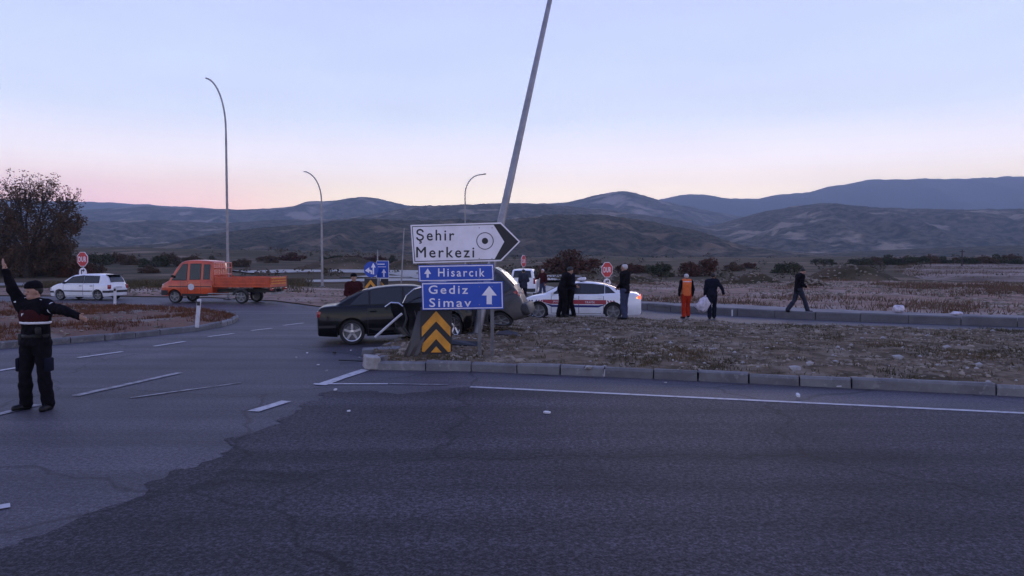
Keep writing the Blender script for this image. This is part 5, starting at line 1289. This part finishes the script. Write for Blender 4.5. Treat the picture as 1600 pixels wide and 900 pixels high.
heap('low earth bank behind the orange truck', 540, 424, 160, 16, 135, 'earth', 6.1)
heap('grey earth mound beside the thin pale pole', 640, 424, 110, 14, 140, 'earth', 7.9)
heap('low dark bank beyond the patrol car', 980, 437, 130, 12, 72, 'earth', 9.3)

VA = np.array(verge)
V, Fc = cdt_sheet(verge, 0.7, lambda x, y: gh(x, y) + .02 + min(1, edge_dist(x, y, VA) / 1.5) * (.16 + .10 * fb(x, y, .35, 4, 12.0)), jit=.2)
structure('verge', V, Fc, 'verge_soil')
VL = np.array(vergeL)
V, Fc = cdt_sheet(vergeL, 0.8, lambda x, y: gh(x, y) + .02 + min(1, edge_dist(x, y, VL) / 1.0) * (.08 + .06 * fb(x, y, .35, 4, 15.0)), jit=.2)
structure('verge', V, Fc, 'verge_soil')
# larger single stones on the island
rng = random.Random(3)
for i, (x, y, r_) in enumerate([(1242, 576, .11), (1265, 571, .09), (1405, 560, .12), (1480, 545, .10), (920, 572, .09), (1020, 556, .07), (1115, 545, .08), (1330, 541, .09), (1530, 575, .10), (1160, 566, .06), (1380, 530, .09), (860, 540, .07)]):
    q = P(x, y, .18); me = stones('rock', [(0, 0, 0)], [r_], 'stone_pale', 100 + i); o = link_mesh('rock', me); o.location = (q.x, q.y, isl_z(q.x, q.y) + r_ * .2); tag(o, 'pale loose rock lying on the crash island soil', 'rock', 'single rocks on the crash island')

# broken kerb pieces at the island's nose
def slab(label, px, py, size, rz, tx, ty, m='concrete', h=0.0, name='broken_kerb_stone'):
    q = P(px, py, h); mb = MB(); mb.rbox((0, 0, 0), size, .02)
    mb.v = [(x + .02 * fb(y * 9, z * 9, 1, 2, px), y + .02 * fb(x * 9, z * 9, 1, 2, px), z + .015 * fb(x * 7, y * 7, 1, 2, px)) for x, y, z in mb.v]
    o = mb.build(name, m); o.location = (q.x, q.y, q.z + size[2] / 2 + abs(math.sin(tx)) * size[1] * .4 + abs(math.sin(ty)) * size[0] * .4); o.rotation_euler = (tx, ty, rz); tag(o, label, 'kerb stone')
slab('long broken kerb stone lying loose behind the island nose', 596, 555, (.82, .3, .14), R(8), R(3), R(-2), 'concrete')
slab('pale broken kerb block at the island nose', 581, 577, (.28, .24, .24), R(25), R(8), R(6), 'stone_pale', name='broken_kerb_block')
slab('dark cracked kerb lump next to the pale broken block', 599, 575, (.16, .2, .22), R(-12), R(5), R(-10), 'concrete', name='broken_kerb_block')
# bent grey plate and a fallen white tube by the wreck
mb = MB(); o0 = P(640, 558, .15)
prof = [(0, 0), (.05, .02), (.12, .0), (.20, .03), (.28, .0)]
V = []; n = len(prof)
for j in range(8):
    t = j / 7
    for u, v in prof: V.append((u - .14 + .30 * t + .03 * math.sin(t * 4), v + .25 * t * t, .92 * t))
Fc = [(j * n + k, j * n + k + 1, (j + 1) * n + k + 1, (j + 1) * n + k) for j in range(7) for k in range(n - 1)]
tp = len(V); V += [(x, y + .012, z) for x, y, z in V]; Fc += [tuple(i + tp for i in f)[::-1] for f in Fc]
mb.add(V, Fc); o = mb.build('bent_panel', 'car_grey', smooth='auto'); o.location = (o0.x, o0.y, isl_z(o0.x, o0.y) - .03); tag(o, 'bent grey metal panel leaning beside the chevron sign', 'metal panel')
q0 = P(586, 527); q0 = at(586, 527, 17.2); q1 = at(628, 490, 17.2); mb = MB(); L = (q1 - q0)
mb.tube([(0, 0, 0), tuple(L * .5 + Vector((.01, 0, .012))), tuple(L)], [.028, .028, .026], 10); o = mb.build('broken_pole', 'plastic_white', smooth='auto'); o.location = q0; tag(o, 'broken white pole leaning against the black saloon', 'pole')
# bags, litter and shards
def bag(label, px, py, w_, h_, lift, seed, name='plastic_bag'):
    q = P(px, py, lift); mb = MB(); mb.ball((0, 0, 0), 1, 10); mb.v = [(x * w_ / 2 * (1 + .35 * fb(y, z, 2.2, 3, seed)), y * w_ / 2.4 * (1 + .35 * fb(x, z, 2.2, 3, seed + 2)), (z + .8) * h_ / 1.8 * (1 + .35 * fb(x, y, 2.0, 3, seed + 5))) for x, y, z in mb.v]
    o = mb.build(name, 'bag_white', smooth=True); o.location = q; tag(o, label, 'bag')
bag('crumpled white plastic bag on the gravel above the far kerb', 1404, 488, .42, .27, .24, 1.0)
bag('flattened white plastic bag on the gravel past the crumpled one', 1495, 492.5, .4, .14, .24, 3.0)
def flake(label, px, py, w_, h_=.02, up=0.0, m='plastic_white', name='debris_shard', zf=None):
    q = P(px, py, 0); mb = MB(); rr = random.Random(px)
    pl = [(w_ / 2 * math.cos(a) * rr.uniform(.6, 1.1), w_ / 2.6 * math.sin(a) * rr.uniform(.5, 1.1)) for a in np.linspace(0, 5.4, 6)]
    V = [(x, y, up * (x + w_ / 2)) for x, y in pl] + [(x * .95, y * .95, up * (x + w_ / 2) + h_) for x, y in pl]; n = 6
    mb.add(V, [tuple(range(n))[::-1], tuple(range(n, 12))] + [(i, (i + 1) % n, (i + 1) % n + n, i + n) for i in range(n)])
    o = mb.build(name, m); o.location = (q.x, q.y, q.z + .016); o.rotation_euler[2] = rr.uniform(0, 6); tag(o, label, 'debris')
flake('white shard lying on the new asphalt ahead of the edge line', 855, 647, .14)
flake('small white shard on the edge line below the kerb', 1247, 622, .10, .03, .3)
flake('grey fragment at the tip of the edge line', 524, 611, .10)
G4 = 'small shards around the crash'
for i, (x, y) in enumerate([(511, 581), (480, 553), (522, 553), (548, 549), (463, 560), (497, 572), (562, 560), (545, 645), (720, 578), (680, 576), (1040, 600), (1310, 606), (470, 540), (610, 565)]):
    flake('small pale shard on the asphalt near the crash', x, y, .05 + .02 * (i % 3), .015, .1, 'plastic_white' if i % 2 else 'stone_pale'); bpy.context.scene.collection.objects[-1]['group'] = G4
flake('dark shard on the asphalt behind the black saloon', 522, 554, .12, .04, .2, 'trim_black')
# pieces thrown off the cars
def fragment(label, px, py, V2, th, rot, m, lift=.16, name='car_fragment'):
    q = P(px, py, lift); mb = MB(); mb.prism(V2, -th / 2, th / 2); mb.v = [(x, y + .05 * math.sin(x * 7), z) for x, y, z in mb.v]
    o = mb.build(name, m); o.location = (q.x, q.y, (isl_z(q.x, q.y) if lift else q.z) + .03); o.rotation_euler = rot; tag(o, label, 'debris')
fragment('torn black bumper piece lying below the direction sign', 722, 545, [(-.42, 0), (.40, -.02), (.44, .12), (.1, .16), (-.38, .13)], .03, (R(-55), R(4), R(12)), 'trim_black')
fragment('crumpled grey body panel piece lying behind the direction sign posts', 792, 527, [(-.3, 0), (.26, .03), (.22, .2), (-.05, .24), (-.28, .15)], .02, (R(-68), R(-6), R(-25)), 'car_grey')
fragment('broken black trim strip on the asphalt beside the island nose', 556, 566, [(-.35, 0), (.33, .01), (.34, .05), (-.34, .06)], .02, (R(-80), 0, R(25)), 'trim_black', 0.0)
q = P(946, 587.5); mb = MB(); mb.prism([(-.05, 0), (.05, 0), (.03, .12), (-.03, .12)], -.03, .03); o = mb.build('evidence_marker', 'plastic_white'); o.location = (q.x, q.y - .05, q.z + .004); tag(o, 'small white marker standing against the island kerb', 'marker')
mb = MB(); mb.tube([(0, 0, 0), (0, 0, .26)], .03, 8); o = mb.build('marker_stub', 'plastic_white'); q = P(1144, 494); o.location = q; tag(o, 'short white stub post against the far kerb', 'post')

# ================================================================== PEOPLE
def surfnet(prims, res, cuts=(), wrinkle=0.0, pad=.05, seed=0.0):
    """one continuous surface round smoothly blended tapered limbs (naive surface nets)"""
    lo = np.min([np.minimum(p['a'], p['b']) - max(p['ra'], p['rb']) for p in prims], 0) - pad; hi = np.max([np.maximum(p['a'], p['b']) + max(p['ra'], p['rb']) for p in prims], 0) + pad
    ax = [np.arange(l, h + res, res, dtype=np.float32) for l, h in zip(lo, hi)]
    G = np.stack(np.meshgrid(*ax, indexing='ij'), -1)
    D = None
    for p in prims:
        a, b = p['a'].astype(np.float32), p['b'].astype(np.float32); q = G - a; ba = b - a
        fl = p.get('flat', 1.0)
        if fl != 1.0:
            f = p['fd'].astype(np.float32); c = (q @ f)[..., None]; t0 = np.clip((q @ ba) / max(1e-9, float(ba @ ba)), 0, 1)[..., None] * float(ba @ f)
            q = q + (c - t0) * (fl - 1) * f
        h = np.clip((q @ ba) / max(1e-9, float(ba @ ba)), 0, 1)
        d = np.linalg.norm(q - h[..., None] * ba, axis=-1) - (p['ra'] + (p['rb'] - p['ra']) * h)
        if fl != 1.0: d = d / (1 + (fl - 1) * .5)
        if D is None: D = d
        else:
            k = p.get('k', .03); e = np.clip(.5 + .5 * (D - d) / k, 0, 1); D = D * (1 - e) + d * e - k * e * (1 - e)
    if wrinkle: D = D + wrinkle * (np.sin(G[..., 2] * 46 + 5 * np.sin(G[..., 0] * 17 + seed) + 3 * np.sin(G[..., 1] * 21)) + .6 * np.sin(G[..., 2] * 23 - G[..., 0] * 37 + seed))
    for (n, o) in cuts: D = np.maximum(D, (G - np.array(o, np.float32)) @ np.array(n, np.float32))
    ins = D < 0; nx, ny, nz = D.shape
    cor = [(i, j, k) for i in (0, 1) for j in (0, 1) for k in (0, 1)]
    S = lambda A, c: A[c[0]:nx - 1 + c[0], c[1]:ny - 1 + c[1], c[2]:nz - 1 + c[2]]
    cnt = sum(S(ins, c).astype(np.int8) for c in cor); mask = (cnt > 0) & (cnt < 8)
    I = np.argwhere(mask); acc = np.zeros((len(I), 3)); num = np.zeros(len(I))
    for a in range(8):
        for b in range(a + 1, 8):
            if sum(abs(x - y) for x, y in zip(cor[a], cor[b])) != 1: continue
            va = D[I[:, 0] + cor[a][0], I[:, 1] + cor[a][1], I[:, 2] + cor[a][2]]; vb = D[I[:, 0] + cor[b][0], I[:, 1] + cor[b][1], I[:, 2] + cor[b][2]]
            x = (va < 0) != (vb < 0); t = np.where(x, va / np.where(va == vb, 1, va - vb), 0)
            pa, pb = np.array(cor[a]), np.array(cor[b]); acc += np.where(x[:, None], pa + (pb - pa) * t[:, None], 0); num += x
    V = (I + acc / num[:, None]) * res + np.array([ax[0][0], ax[1][0], ax[2][0]])
    idx = -np.ones(mask.shape, int); idx[mask] = np.arange(len(I)); Fc = []
    for axis in range(3):
        u, v = [(1, 2), (2, 0), (0, 1)][axis]
        sa = [slice(None)] * 3; sb = [slice(None)] * 3; sa[axis] = slice(0, -1); sb[axis] = slice(1, None)
        A, B = ins[tuple(sa)], ins[tuple(sb)]; E = np.argwhere(A != B)
        E = E[(E[:, u] > 0) & (E[:, v] > 0) & (E[:, u] < D.shape[u] - 1) & (E[:, v] < D.shape[v] - 1)]
        flip = B[E[:, 0], E[:, 1], E[:, 2]]
        qs = []
        for du, dv in ((1, 1), (0, 1), (0, 0), (1, 0)):
            C = E.copy(); C[:, u] -= du; C[:, v] -= dv; qs.append(idx[C[:, 0], C[:, 1], C[:, 2]])
        Q = np.stack(qs, 1); Q[flip] = Q[flip][:, ::-1]; Fc.append(Q)
    return V, np.concatenate(Fc)
def cap(a, b, ra, rb=None, k=.03, flat=1.0, fd=(0, 1, 0)):
    return dict(a=np.array(a, float), b=np.array(b, float), ra=ra, rb=ra if rb is None else rb, k=k, flat=flat, fd=np.array(fd, float))
def infl(ps, r): return [dict(p, ra=p['ra'] + r, rb=p['rb'] + r) for p in ps]
def hand(w, d_, side_v, curl=.3):
    """palm, four unequal bent fingers and a thumb leaving the side of the palm; d_ along the hand, side_v towards the thumb"""
    w = np.array(w, float); d_ = np.array(d_, float); d_ /= np.linalg.norm(d_); t = np.array(side_v, float); t -= d_ * (t @ d_); t /= np.linalg.norm(t); n = np.cross(d_, t)
    ps = [cap(w - d_ * .02, w + d_ * .03, .026, .03, .02), cap(w + d_ * .03, w + d_ * .085, .034, .036, .02, 2.0, n)]
    for i, (o, L) in enumerate(((.027, .068), (.009, .076), (-.009, .071), (-.026, .055))):
        b = w + d_ * .088 + t * o; m = b + (d_ + n * curl * .5) / np.linalg.norm(d_ + n * curl * .5) * L * .52; e = m + (d_ + n * curl * 1.6) / np.linalg.norm(d_ + n * curl * 1.6) * L * .48
        ps += [cap(b - d_ * .02, m, .0098, .009, .006), cap(m, e, .009, .0075, .004)]
    b = w + d_ * .035 + t * .028; m = b + (d_ * .55 + t * .8) * .04; e = m + (d_ * .85 + t * .35 + n * curl * .4) * .035
    ps += [cap(b, m, .0125, .0105, .01), cap(m, e, .0105, .009, .005)]
    return ps
def join_nets(nets):
    V = []; Fc = []; o = 0
    for v, f in nets: V.append(v); Fc.append(f + o); o += len(v)
    return np.concatenate(V), np.concatenate(Fc)
DEF = dict(pelvis=(0, 0, .95), waist=(0, 0, 1.10), chest=(0, 0, 1.32), neck=(0, -.005, 1.50), head=(0, .02, 1.635),
           sR=(.185, 0, 1.43), eR=(.25, -.04, 1.16), wR=(.25, .06, .92), sL=(-.185, 0, 1.43), eL=(-.25, -.04, 1.16), wL=(-.25, .06, .92),
           hR=(.095, 0, .92), kR=(.11, .03, .50), aR=(.12, -.01, .09), hL=(-.095, 0, .92), kL=(-.11, .03, .50), aL=(-.12, -.01, .09), tR=(.14, .15, .035), tL=(-.14, .15, .035))
def person(label, pos, rot, pose=None, jacket='cloth_black', trousers='cloth_navy', shoes='boot', hair='hair_dark', hgt=1.75, res=.017, look=0.0, nod=0.0, long_coat=0.0, bulk=1.0, hood=False, extra=None, vest=None, sleeves=None, beard=False, thumbs=None):
    J = {k: np.array(v, float) for k, v in {**DEF, **(pose or {})}.items()}
    root = empty('person', pos, rot); root.scale = (hgt / 1.75,) * 3; tag(root, label, 'person')
    hd = J['head']; ld = np.array([math.sin(look), math.cos(look), -math.tan(nod)]); ld /= np.linalg.norm(ld); rt = np.cross(ld, (0, 0, 1)); rt /= np.linalg.norm(rt); up = np.cross(rt, ld)
    H = lambda x, y, z: hd + rt * x + ld * y + up * z
    torso = [cap(J['pelvis'], J['waist'], .148 * bulk, .138 * bulk, .04, 1.35), cap(J['waist'], J['chest'], .138 * bulk, .165 * bulk, .05, 1.42), cap(J['chest'], J['chest'] + (J['neck'] - J['chest']) * .45, .16 * bulk, .12, .05, 1.35),
             cap((J['sR'] * .75 + J['neck'] * .25), (J['sL'] * .75 + J['neck'] * .25), .070 * bulk, .070 * bulk, .06), cap(J['chest'], J['sR'], .09, .066 * bulk, .05), cap(J['chest'], J['sL'], .09, .066 * bulk, .05)]
    arm = lambda s_: [cap(J['s' + s_], J['e' + s_], .060 * bulk, .046 * bulk, .03), cap(J['e' + s_], J['w' + s_], .046 * bulk, .031, .02)]
    leg = lambda s_: [cap(J['h' + s_], J['k' + s_], .092 * bulk, .060, .03), cap(J['k' + s_], J['k' + s_] + (J['a' + s_] - J['k' + s_]) * .35, .060, .058, .02), cap(J['k' + s_] + (J['a' + s_] - J['k' + s_]) * .35, J['a' + s_], .058, .042, .02)]
    foot = lambda s_: [cap(J['a' + s_], J['a' + s_] + (0, 0, -.03), .045, .05, .02), cap(J['a' + s_] + (0, -.03, -.045) , J['t' + s_], .044, .036, .02, 1.0)]
    neck = [cap(J['neck'] - (0, 0, .06), H(0, -.02, -.07), .062, .056, .03)]
    skull = [cap(H(0, -.018, .028), H(0, .012, .028), .084, .080, .03, 1.12, rt), cap(H(0, .035, -.05), H(0, .02, .02), .052, .07, .03, 1.1, rt), cap(H(0, .068, -.075), H(0, .05, -.06), .024, .03, .03),
             cap(H(0, .086, .012), H(0, .108, -.020), .009, .015, .012), cap(H(-.03, .078, .028), H(.03, .078, .028), .013, .013, .015), cap(H(.078, -.008, .01), H(.082, -.012, -.03), .012, .010, .01), cap(H(-.078, -.008, .01), H(-.082, -.012, -.03), .012, .010, .01)]
    nets = [surfnet(torso + arm('R') + arm('L') + leg('R') + leg('L') + neck, res), surfnet(neck + skull, .009)]
    for s_, sg in (('R', 1), ('L', -1)):
        d_ = J['w' + s_] - J['e' + s_]; th = (thumbs or {}).get(s_, (-.3 * sg, .9, .2)); nets.append(surfnet(hand(J['w' + s_], d_, th, (thumbs or {}).get('curl' + s_, .45)), .0055, pad=.02))
    nets += [surfnet(foot(s_), .014) for s_ in 'RL']
    V, Fc = join_nets(nets); link_mesh('body', mesh_np('body', V, Fc, 'skin', True), root)
    def wear(name, ps, m, cuts=(), wr=.0035, r=None):
        V, Fc = surfnet(ps, r or res, cuts, wr, seed=pos[0]); return link_mesh(name, mesh_np(name, V, Fc, m, True), root)
    # trousers, jacket, shoes over the body
    tl = []
    for s_ in 'RL':
        L_ = infl(leg(s_), .016); L_[1]['rb'] += .010; L_[2]['ra'] += .010; L_[2]['rb'] += .022; tl += L_
    wear('trousers', infl([torso[0]], .012) + tl, trousers, [((0, 0, 1), (0, 0, J['waist'][2] + .02))], .004)
    zc = J['pelvis'][2] - .06 - long_coat
    sl = [];
    for s_ in 'RL': sl += infl(arm(s_), .017)
    jk = infl(torso, .020)
    if long_coat: jk += [cap(J['pelvis'], J['pelvis'] - (0, 0, long_coat + .04), .165 * bulk, .18 * bulk, .04, 1.3)]
    else: jk += [cap(J['pelvis'], J['pelvis'] - (0, 0, .06), .165 * bulk, .165 * bulk, .04, 1.35)]
    if sleeves:
        wear('sleeves', sl + infl([torso[4], torso[5]], .016), sleeves); wear('vest', infl(torso, .032) + [cap(J['pelvis'], J['pelvis'] - (0, 0, .06), .175, .175, .04, 1.35)], jacket, [((0, 0, -1), (0, 0, zc))] + [((1, 0, 0), (J['sR'][0] - .005, 0, 0)), ((-1, 0, 0), (J['sL'][0] + .005, 0, 0))], .003)
    else: wear('jacket', jk + sl, jacket, [((0, 0, -1), (0, 0, zc))], .005)
    wear('collar', [cap(J['neck'] - (0, 0, .03), J['neck'] + (0, .0, .025), .082, .072, .03)], sleeves or jacket, (), 0, .012)
    for s_ in 'RL': wear('shoe', infl(foot(s_), .010) + [cap(J['a' + s_], J['a' + s_] + (0, 0, .03), .056, .058, .02)], shoes, [((0, 0, -1), (0, 0, J['t' + s_][2] - .035))], 0, .012)
    if hair:
        nh = up * .75 - ld * .66; nh /= np.linalg.norm(nh)
        wear('hair', [cap(H(0, -.024, .036), H(0, .008, .036), .093, .087, .03, 1.08, rt)], hair, [(-nh, H(0, .005, .022))], .0025, .010)
    for sg in (1, -1):
        mb = MB(); mb.ball(tuple(H(.031 * sg, .083, .008)), .011, 5); mb.build('eye', 'hair_dark', root)
    mb = MB(); mb.ball(tuple(H(0, .088, -.05)), .022, 5, (1, .4, .3)); mb.build('mouth', 'skin_lip', root)
    if extra: extra(root, J, H, wear, dict(rt=rt, ld=ld, up=up, torso=torso, arm=arm, leg=leg))
    return root
def stand(px, py, h=0.0, isl=False):
    q = P(px, py, h)
    if isl: q.z = isl_z(q.x, q.y) + .01
    return (q.x, q.y, q.z)
R180 = math.pi

# the officer directing traffic
def officer_kit(root, J, H, wear, X):
    # peaked beret
    wear('cap', [cap(H(0, -.02, .070), H(.0, .03, .070), .096, .086, .02, 1.0, X['up']), cap(H(-.03, .08, .068), H(.03, .08, .068), .018, .018, .02)], 'cloth_black', [(-X['up'], H(0, 0, .050))], 0, .010)
    tz = 1.215
    wear('reflective_band', infl(X['torso'][:3], .033), 'reflective', [((0, 0, 1), (0, 0, tz + .018)), ((0, 0, -1), (0, 0, tz - .018))], 0, .010)
    wear('chest_panel', infl(X['torso'][1:3], .030), 'cloth_maroon', [((0, 0, 1), (0, 0, 1.40)), ((0, 0, -1), (0, 0, tz + .017)), ((0, -1, 0), (0, .02, 0))], 0, .012)
    for s_, sg in (('R', 1), ('L', -1)):
        sh_ = J['s' + s_]
        mb = MB(); mb.rbox(sh_ + np.array((-.03 * sg, .01, .088)), (.12, .07, .014), .005, Matrix.Rotation(R(14 * sg), 3, 'Y')); mb.build('epaulette', 'reflective', root)
        c = sh_ + (J['e' + s_] - sh_) * .28; d_ = J['e' + s_] - sh_; d_ = d_ / np.linalg.norm(d_)
        wear('arm_badge', [cap(c - d_ * .018, c + d_ * .018, .081, .080)], 'reflective', [(d_, c + d_ * .012), (-d_, c - d_ * .012)], 0, .010)
        k = J['k' + s_] + (J['h' + s_] - J['k' + s_]) * .25
        mb = MB(); mb.rbox(k + np.array((.085 * sg, 0, .03)), (.05, .15, .19), .02); mb.build('cargo_pocket', 'cloth_navy', root, smooth='auto')
    wear('belt', infl([X['torso'][0]], .036), 'boot', [((0, 0, 1), (0, 0, 1.06)), ((0, 0, -1), (0, 0, 1.01))], 0, .010)
    mb = MB(); mb.rbox((.185, .03, .98), (.06, .09, .17), .02); mb.build('holster', 'boot', root, smooth='auto')
    mb = MB(); mb.rbox((-.13, .13, 1.10), (.07, .05, .12), .015); mb.build('pouch', 'boot', root, smooth='auto')
    for s_ in 'RL':
        a = J['a' + s_]; k = J['k' + s_]; wear('boot_shaft', [cap(a, a + (k - a) * .42, .058, .070, .02)], 'boot', (), .002, .014)
    mb = MB(); mb.box((.06, .145, 1.33), (.06, .01, .035)); mb.build('name_badge', 'reflective', root)
person('officer in dark uniform with chest band raising one arm to stop traffic', stand(59, 640), R180 - R(4),
       dict(sR=(.195, 0, 1.455), eR=(.285, .06, 1.69), wR=(.335, .10, 1.93), sL=(-.19, .01, 1.43), eL=(-.45, .06, 1.39), wL=(-.69, .10, 1.31), kR=(.14, .04, .50), aR=(.165, 0, .09), tR=(.24, .12, .035), hR=(.10, 0, .92), kL=(-.12, .03, .5), aL=(-.15, -.01, .09), tL=(-.17, .14, .035)),
       'cloth_black', 'cloth_black', 'boot', 'hair_dark', 1.76, .0125, look=R(28), bulk=1.1, extra=officer_kit, thumbs=dict(R=(-.6, .5, .2), L=(0, .3, 1), curlR=.15, curlL=.2))

# white-haired man watching beside the patrol car
person('white haired man in a black jacket and jeans watching the wreck', stand(976, 501, 0.15, True), R(58),
       dict(eR=(.24, .0, 1.15), wR=(.17, .18, 1.02), eL=(-.24, .0, 1.15), wL=(-.16, .17, 1.02), aR=(.09, .02, .09), aL=(-.09, -.04, .09)), 'cloth_black', 'cloth_jeans', 'boot', 'hair_white', 1.84, bulk=1.12, long_coat=.06)
# two men close together at the patrol car's front
person('man in black bending forward at the front of the patrol car', stand(879, 499, .15, True), R(-75),
       dict(pelvis=(0, -.04, .93), waist=(0, .02, 1.08), chest=(0, .10, 1.29), neck=(0, .19, 1.44), head=(0, .26, 1.55), sR=(.185, .15, 1.38), sL=(-.185, .13, 1.38), eR=(.24, .20, 1.12), wR=(.16, .40, 1.05), eL=(-.24, .20, 1.12), wL=(-.14, .40, 1.06), kR=(.1, .06, .5), kL=(-.1, -.02, .5), aL=(-.1, -.12, .09), tL=(-.11, .03, .035)), 'cloth_black', 'cloth_black', 'boot', 'hair_dark', 1.80, bulk=1.12, nod=R(25))
person('man in black standing right behind the bending man', stand(892, 498, .15, True), R(70),
       dict(eR=(.22, .08, 1.18), wR=(.10, .28, 1.10), eL=(-.22, .06, 1.18), wL=(-.08, .27, 1.12), kL=(-.10, .08, .5), aL=(-.10, .12, .09), tL=(-.11, .27, .035), aR=(.1, -.08, .09), tR=(.11, .07, .035)), 'cloth_navy', 'cloth_black', 'boot', 'hair_dark', 1.76, bulk=1.1, nod=R(15))
# worker in orange walking away
def vest_marks(root, J, H, wear, X):
    wear('vest_yoke', infl(X['torso'], .036), 'bag_white', [((0, 0, -1), (0, 0, 1.435)), ((0, 0, 1), (0, 0, 1.475)), ((1, 0, 0), (.175, 0, 0)), ((-1, 0, 0), (-.175, 0, 0))], 0, .012)
person('road worker in orange vest and red trousers seen from behind', stand(1072, 497.5), R(4),
       dict(eR=(.27, -.02, 1.15), wR=(.25, .04, .90), eL=(-.27, -.03, 1.15), wL=(-.29, -.02, .90), kR=(.10, .10, .50), aR=(.10, .06, .13), tR=(.11, .18, .05), kL=(-.10, .02, .5), aL=(-.10, -.02, .09)), 'cloth_orange', 'cloth_red', 'boot', 'hair_white', 1.72, bulk=1.08, sleeves='cloth_black', extra=vest_marks)
# man carrying a white sack
carrier_pos = stand(1112, 498)
person('man in dark clothes walking away with a white sack in one hand', carrier_pos, R(-14),
       dict(eR=(.36, -.06, 1.20), wR=(.44, -.02, .98), eL=(-.25, -.02, 1.15), wL=(-.27, .05, .92), kR=(.10, .12, .50), aR=(.09, .10, .10), tR=(.10, .25, .045), kL=(-.09, -.04, .50), aL=(-.08, -.12, .10), tL=(-.08, .02, .03), chest=(.02, .03, 1.32), neck=(.03, .04, 1.5), head=(.035, .07, 1.635)), 'cloth_navy', 'cloth_navy', 'boot', 'hair_dark', 1.74, bulk=1.12)
mb = MB(); mb.ball((0, 0, 0), 1, 12)
mb.v = [((x * (.20 + .10 * (1 - z) / 2) * (1 + .4 * fb(y, z, 1.8, 3, 2)) - .10 * (1 - z) * .5), y * .16 * (1 + .4 * fb(x, z, 1.8, 3, 5)), (z - 1) * .30 * (1 + .2 * fb(x, y, 2.0, 3, 7))) for x, y, z in mb.v]
mb.tube([(0, 0, -.06), (.03, 0, .05)], [.05, .02], 8)
o = mb.build('white_sack', 'bag_white', smooth=True); o.location = (carrier_pos[0] - .27, carrier_pos[1] - .02, carrier_pos[2] + .86); tag(o, 'crumpled white sack hanging from the walking man\'s hand', 'sack')
# man striding along the gravel above the far kerb
person('man with lowered head striding along the gravel above the far kerb', stand(1247, 489, .22), R(-82),
       dict(pelvis=(0, 0, .92), chest=(0, .05, 1.30), neck=(0, .09, 1.48), head=(0, .17, 1.60), sR=(.18, .06, 1.42), sL=(-.18, .06, 1.42), eR=(.23, .02, 1.14), wR=(.17, .22, 1.02), eL=(-.23, .06, 1.14), wL=(-.14, .28, 1.04), hR=(.095, 0, .90), hL=(-.095, 0, .90), kR=(.10, .20, .50), aR=(.10, .34, .09), tR=(.11, .50, .05), kL=(-.10, -.10, .49), aL=(-.10, -.38, .13), tL=(-.11, -.25, .04)), 'cloth_black', 'cloth_slate', 'boot', 'hair_dark', 1.74, bulk=1.1, nod=R(35), long_coat=.03)
# bystanders behind the wreck
person('man in a slate blue coat standing behind the tail of the grey wreck', stand(818, 473), R(20), dict(wR=(.16, .2, 1.05), wL=(-.16, .2, 1.05)), 'cloth_slate', 'cloth_navy', 'boot', 'hair_dark', 1.76, .02, long_coat=.12, bulk=1.15)
person('man in dark jacket and jeans walking beside the white van', stand(848, 467), R(140), dict(kR=(.1, .1, .5), aR=(.1, .14, .09), tR=(.1, .28, .035), kL=(-.1, -.02, .5), aL=(-.1, -.16, .1), tL=(-.1, -.02, .03), eR=(.3, .08, 1.2), wR=(.34, .26, 1.2)), 'cloth_maroon', 'cloth_jeans', 'boot', 'hair_white', 1.72, .02)
# second officer behind the black saloon
def officer2(root, J, H, wear, X):
    wear('cap', [cap(H(0, -.02, .070), H(.0, .03, .070), .096, .086, .02, 1.0, X['up']), cap(H(-.03, .09, .062), H(.03, .09, .062), .018, .018, .02)], 'cloth_black', [(-X['up'], H(0, 0, .050))], 0, .010)
    for s_, sg in (('R', 1), ('L', -1)):
        mb = MB(); mb.rbox(J['s' + s_] + np.array((-.03 * sg, .01, .085)), (.11, .06, .014), .005); mb.build('epaulette', 'reflective', root)
q = at(553, 500, 21.8)
person('officer in maroon jacket and dark cap standing behind the black saloon', (q.x, 21.8, float(gz(q.x, 21.8))), R180 + R(30), dict(wR=(.12, .24, 1.05), wL=(-.12, .24, 1.05), eR=(.25, .04, 1.17), eL=(-.25, .04, 1.17)), 'cloth_maroon', 'cloth_navy', 'boot', 'hair_dark', 1.70, extra=officer2, bulk=1.08)

# ---- evening air: one closed box of thin even haze round the whole place
hb = MB(); hb.box((0, 3100, 330), (18000, 6900, 720)); hzo = hb.build('haze', 'earth'); hzo.data.materials.clear()
hm = bpy.data.materials.new('haze'); hm.use_nodes = True; t = hm.node_tree; t.nodes.clear()
pv = t.nodes.new('ShaderNodeVolumePrincipled'); pv.inputs['Color'].default_value = (0.66, 0.80, 1.0, 1); pv.inputs['Density'].default_value = 1.7e-4
pv.inputs['Anisotropy'].default_value = 0.2
mo = t.nodes.new('ShaderNodeOutputMaterial'); t.links.new(pv.outputs[0], mo.inputs['Volume'])
hzo.data.materials.append(hm); tag(hzo, kind='stuff')
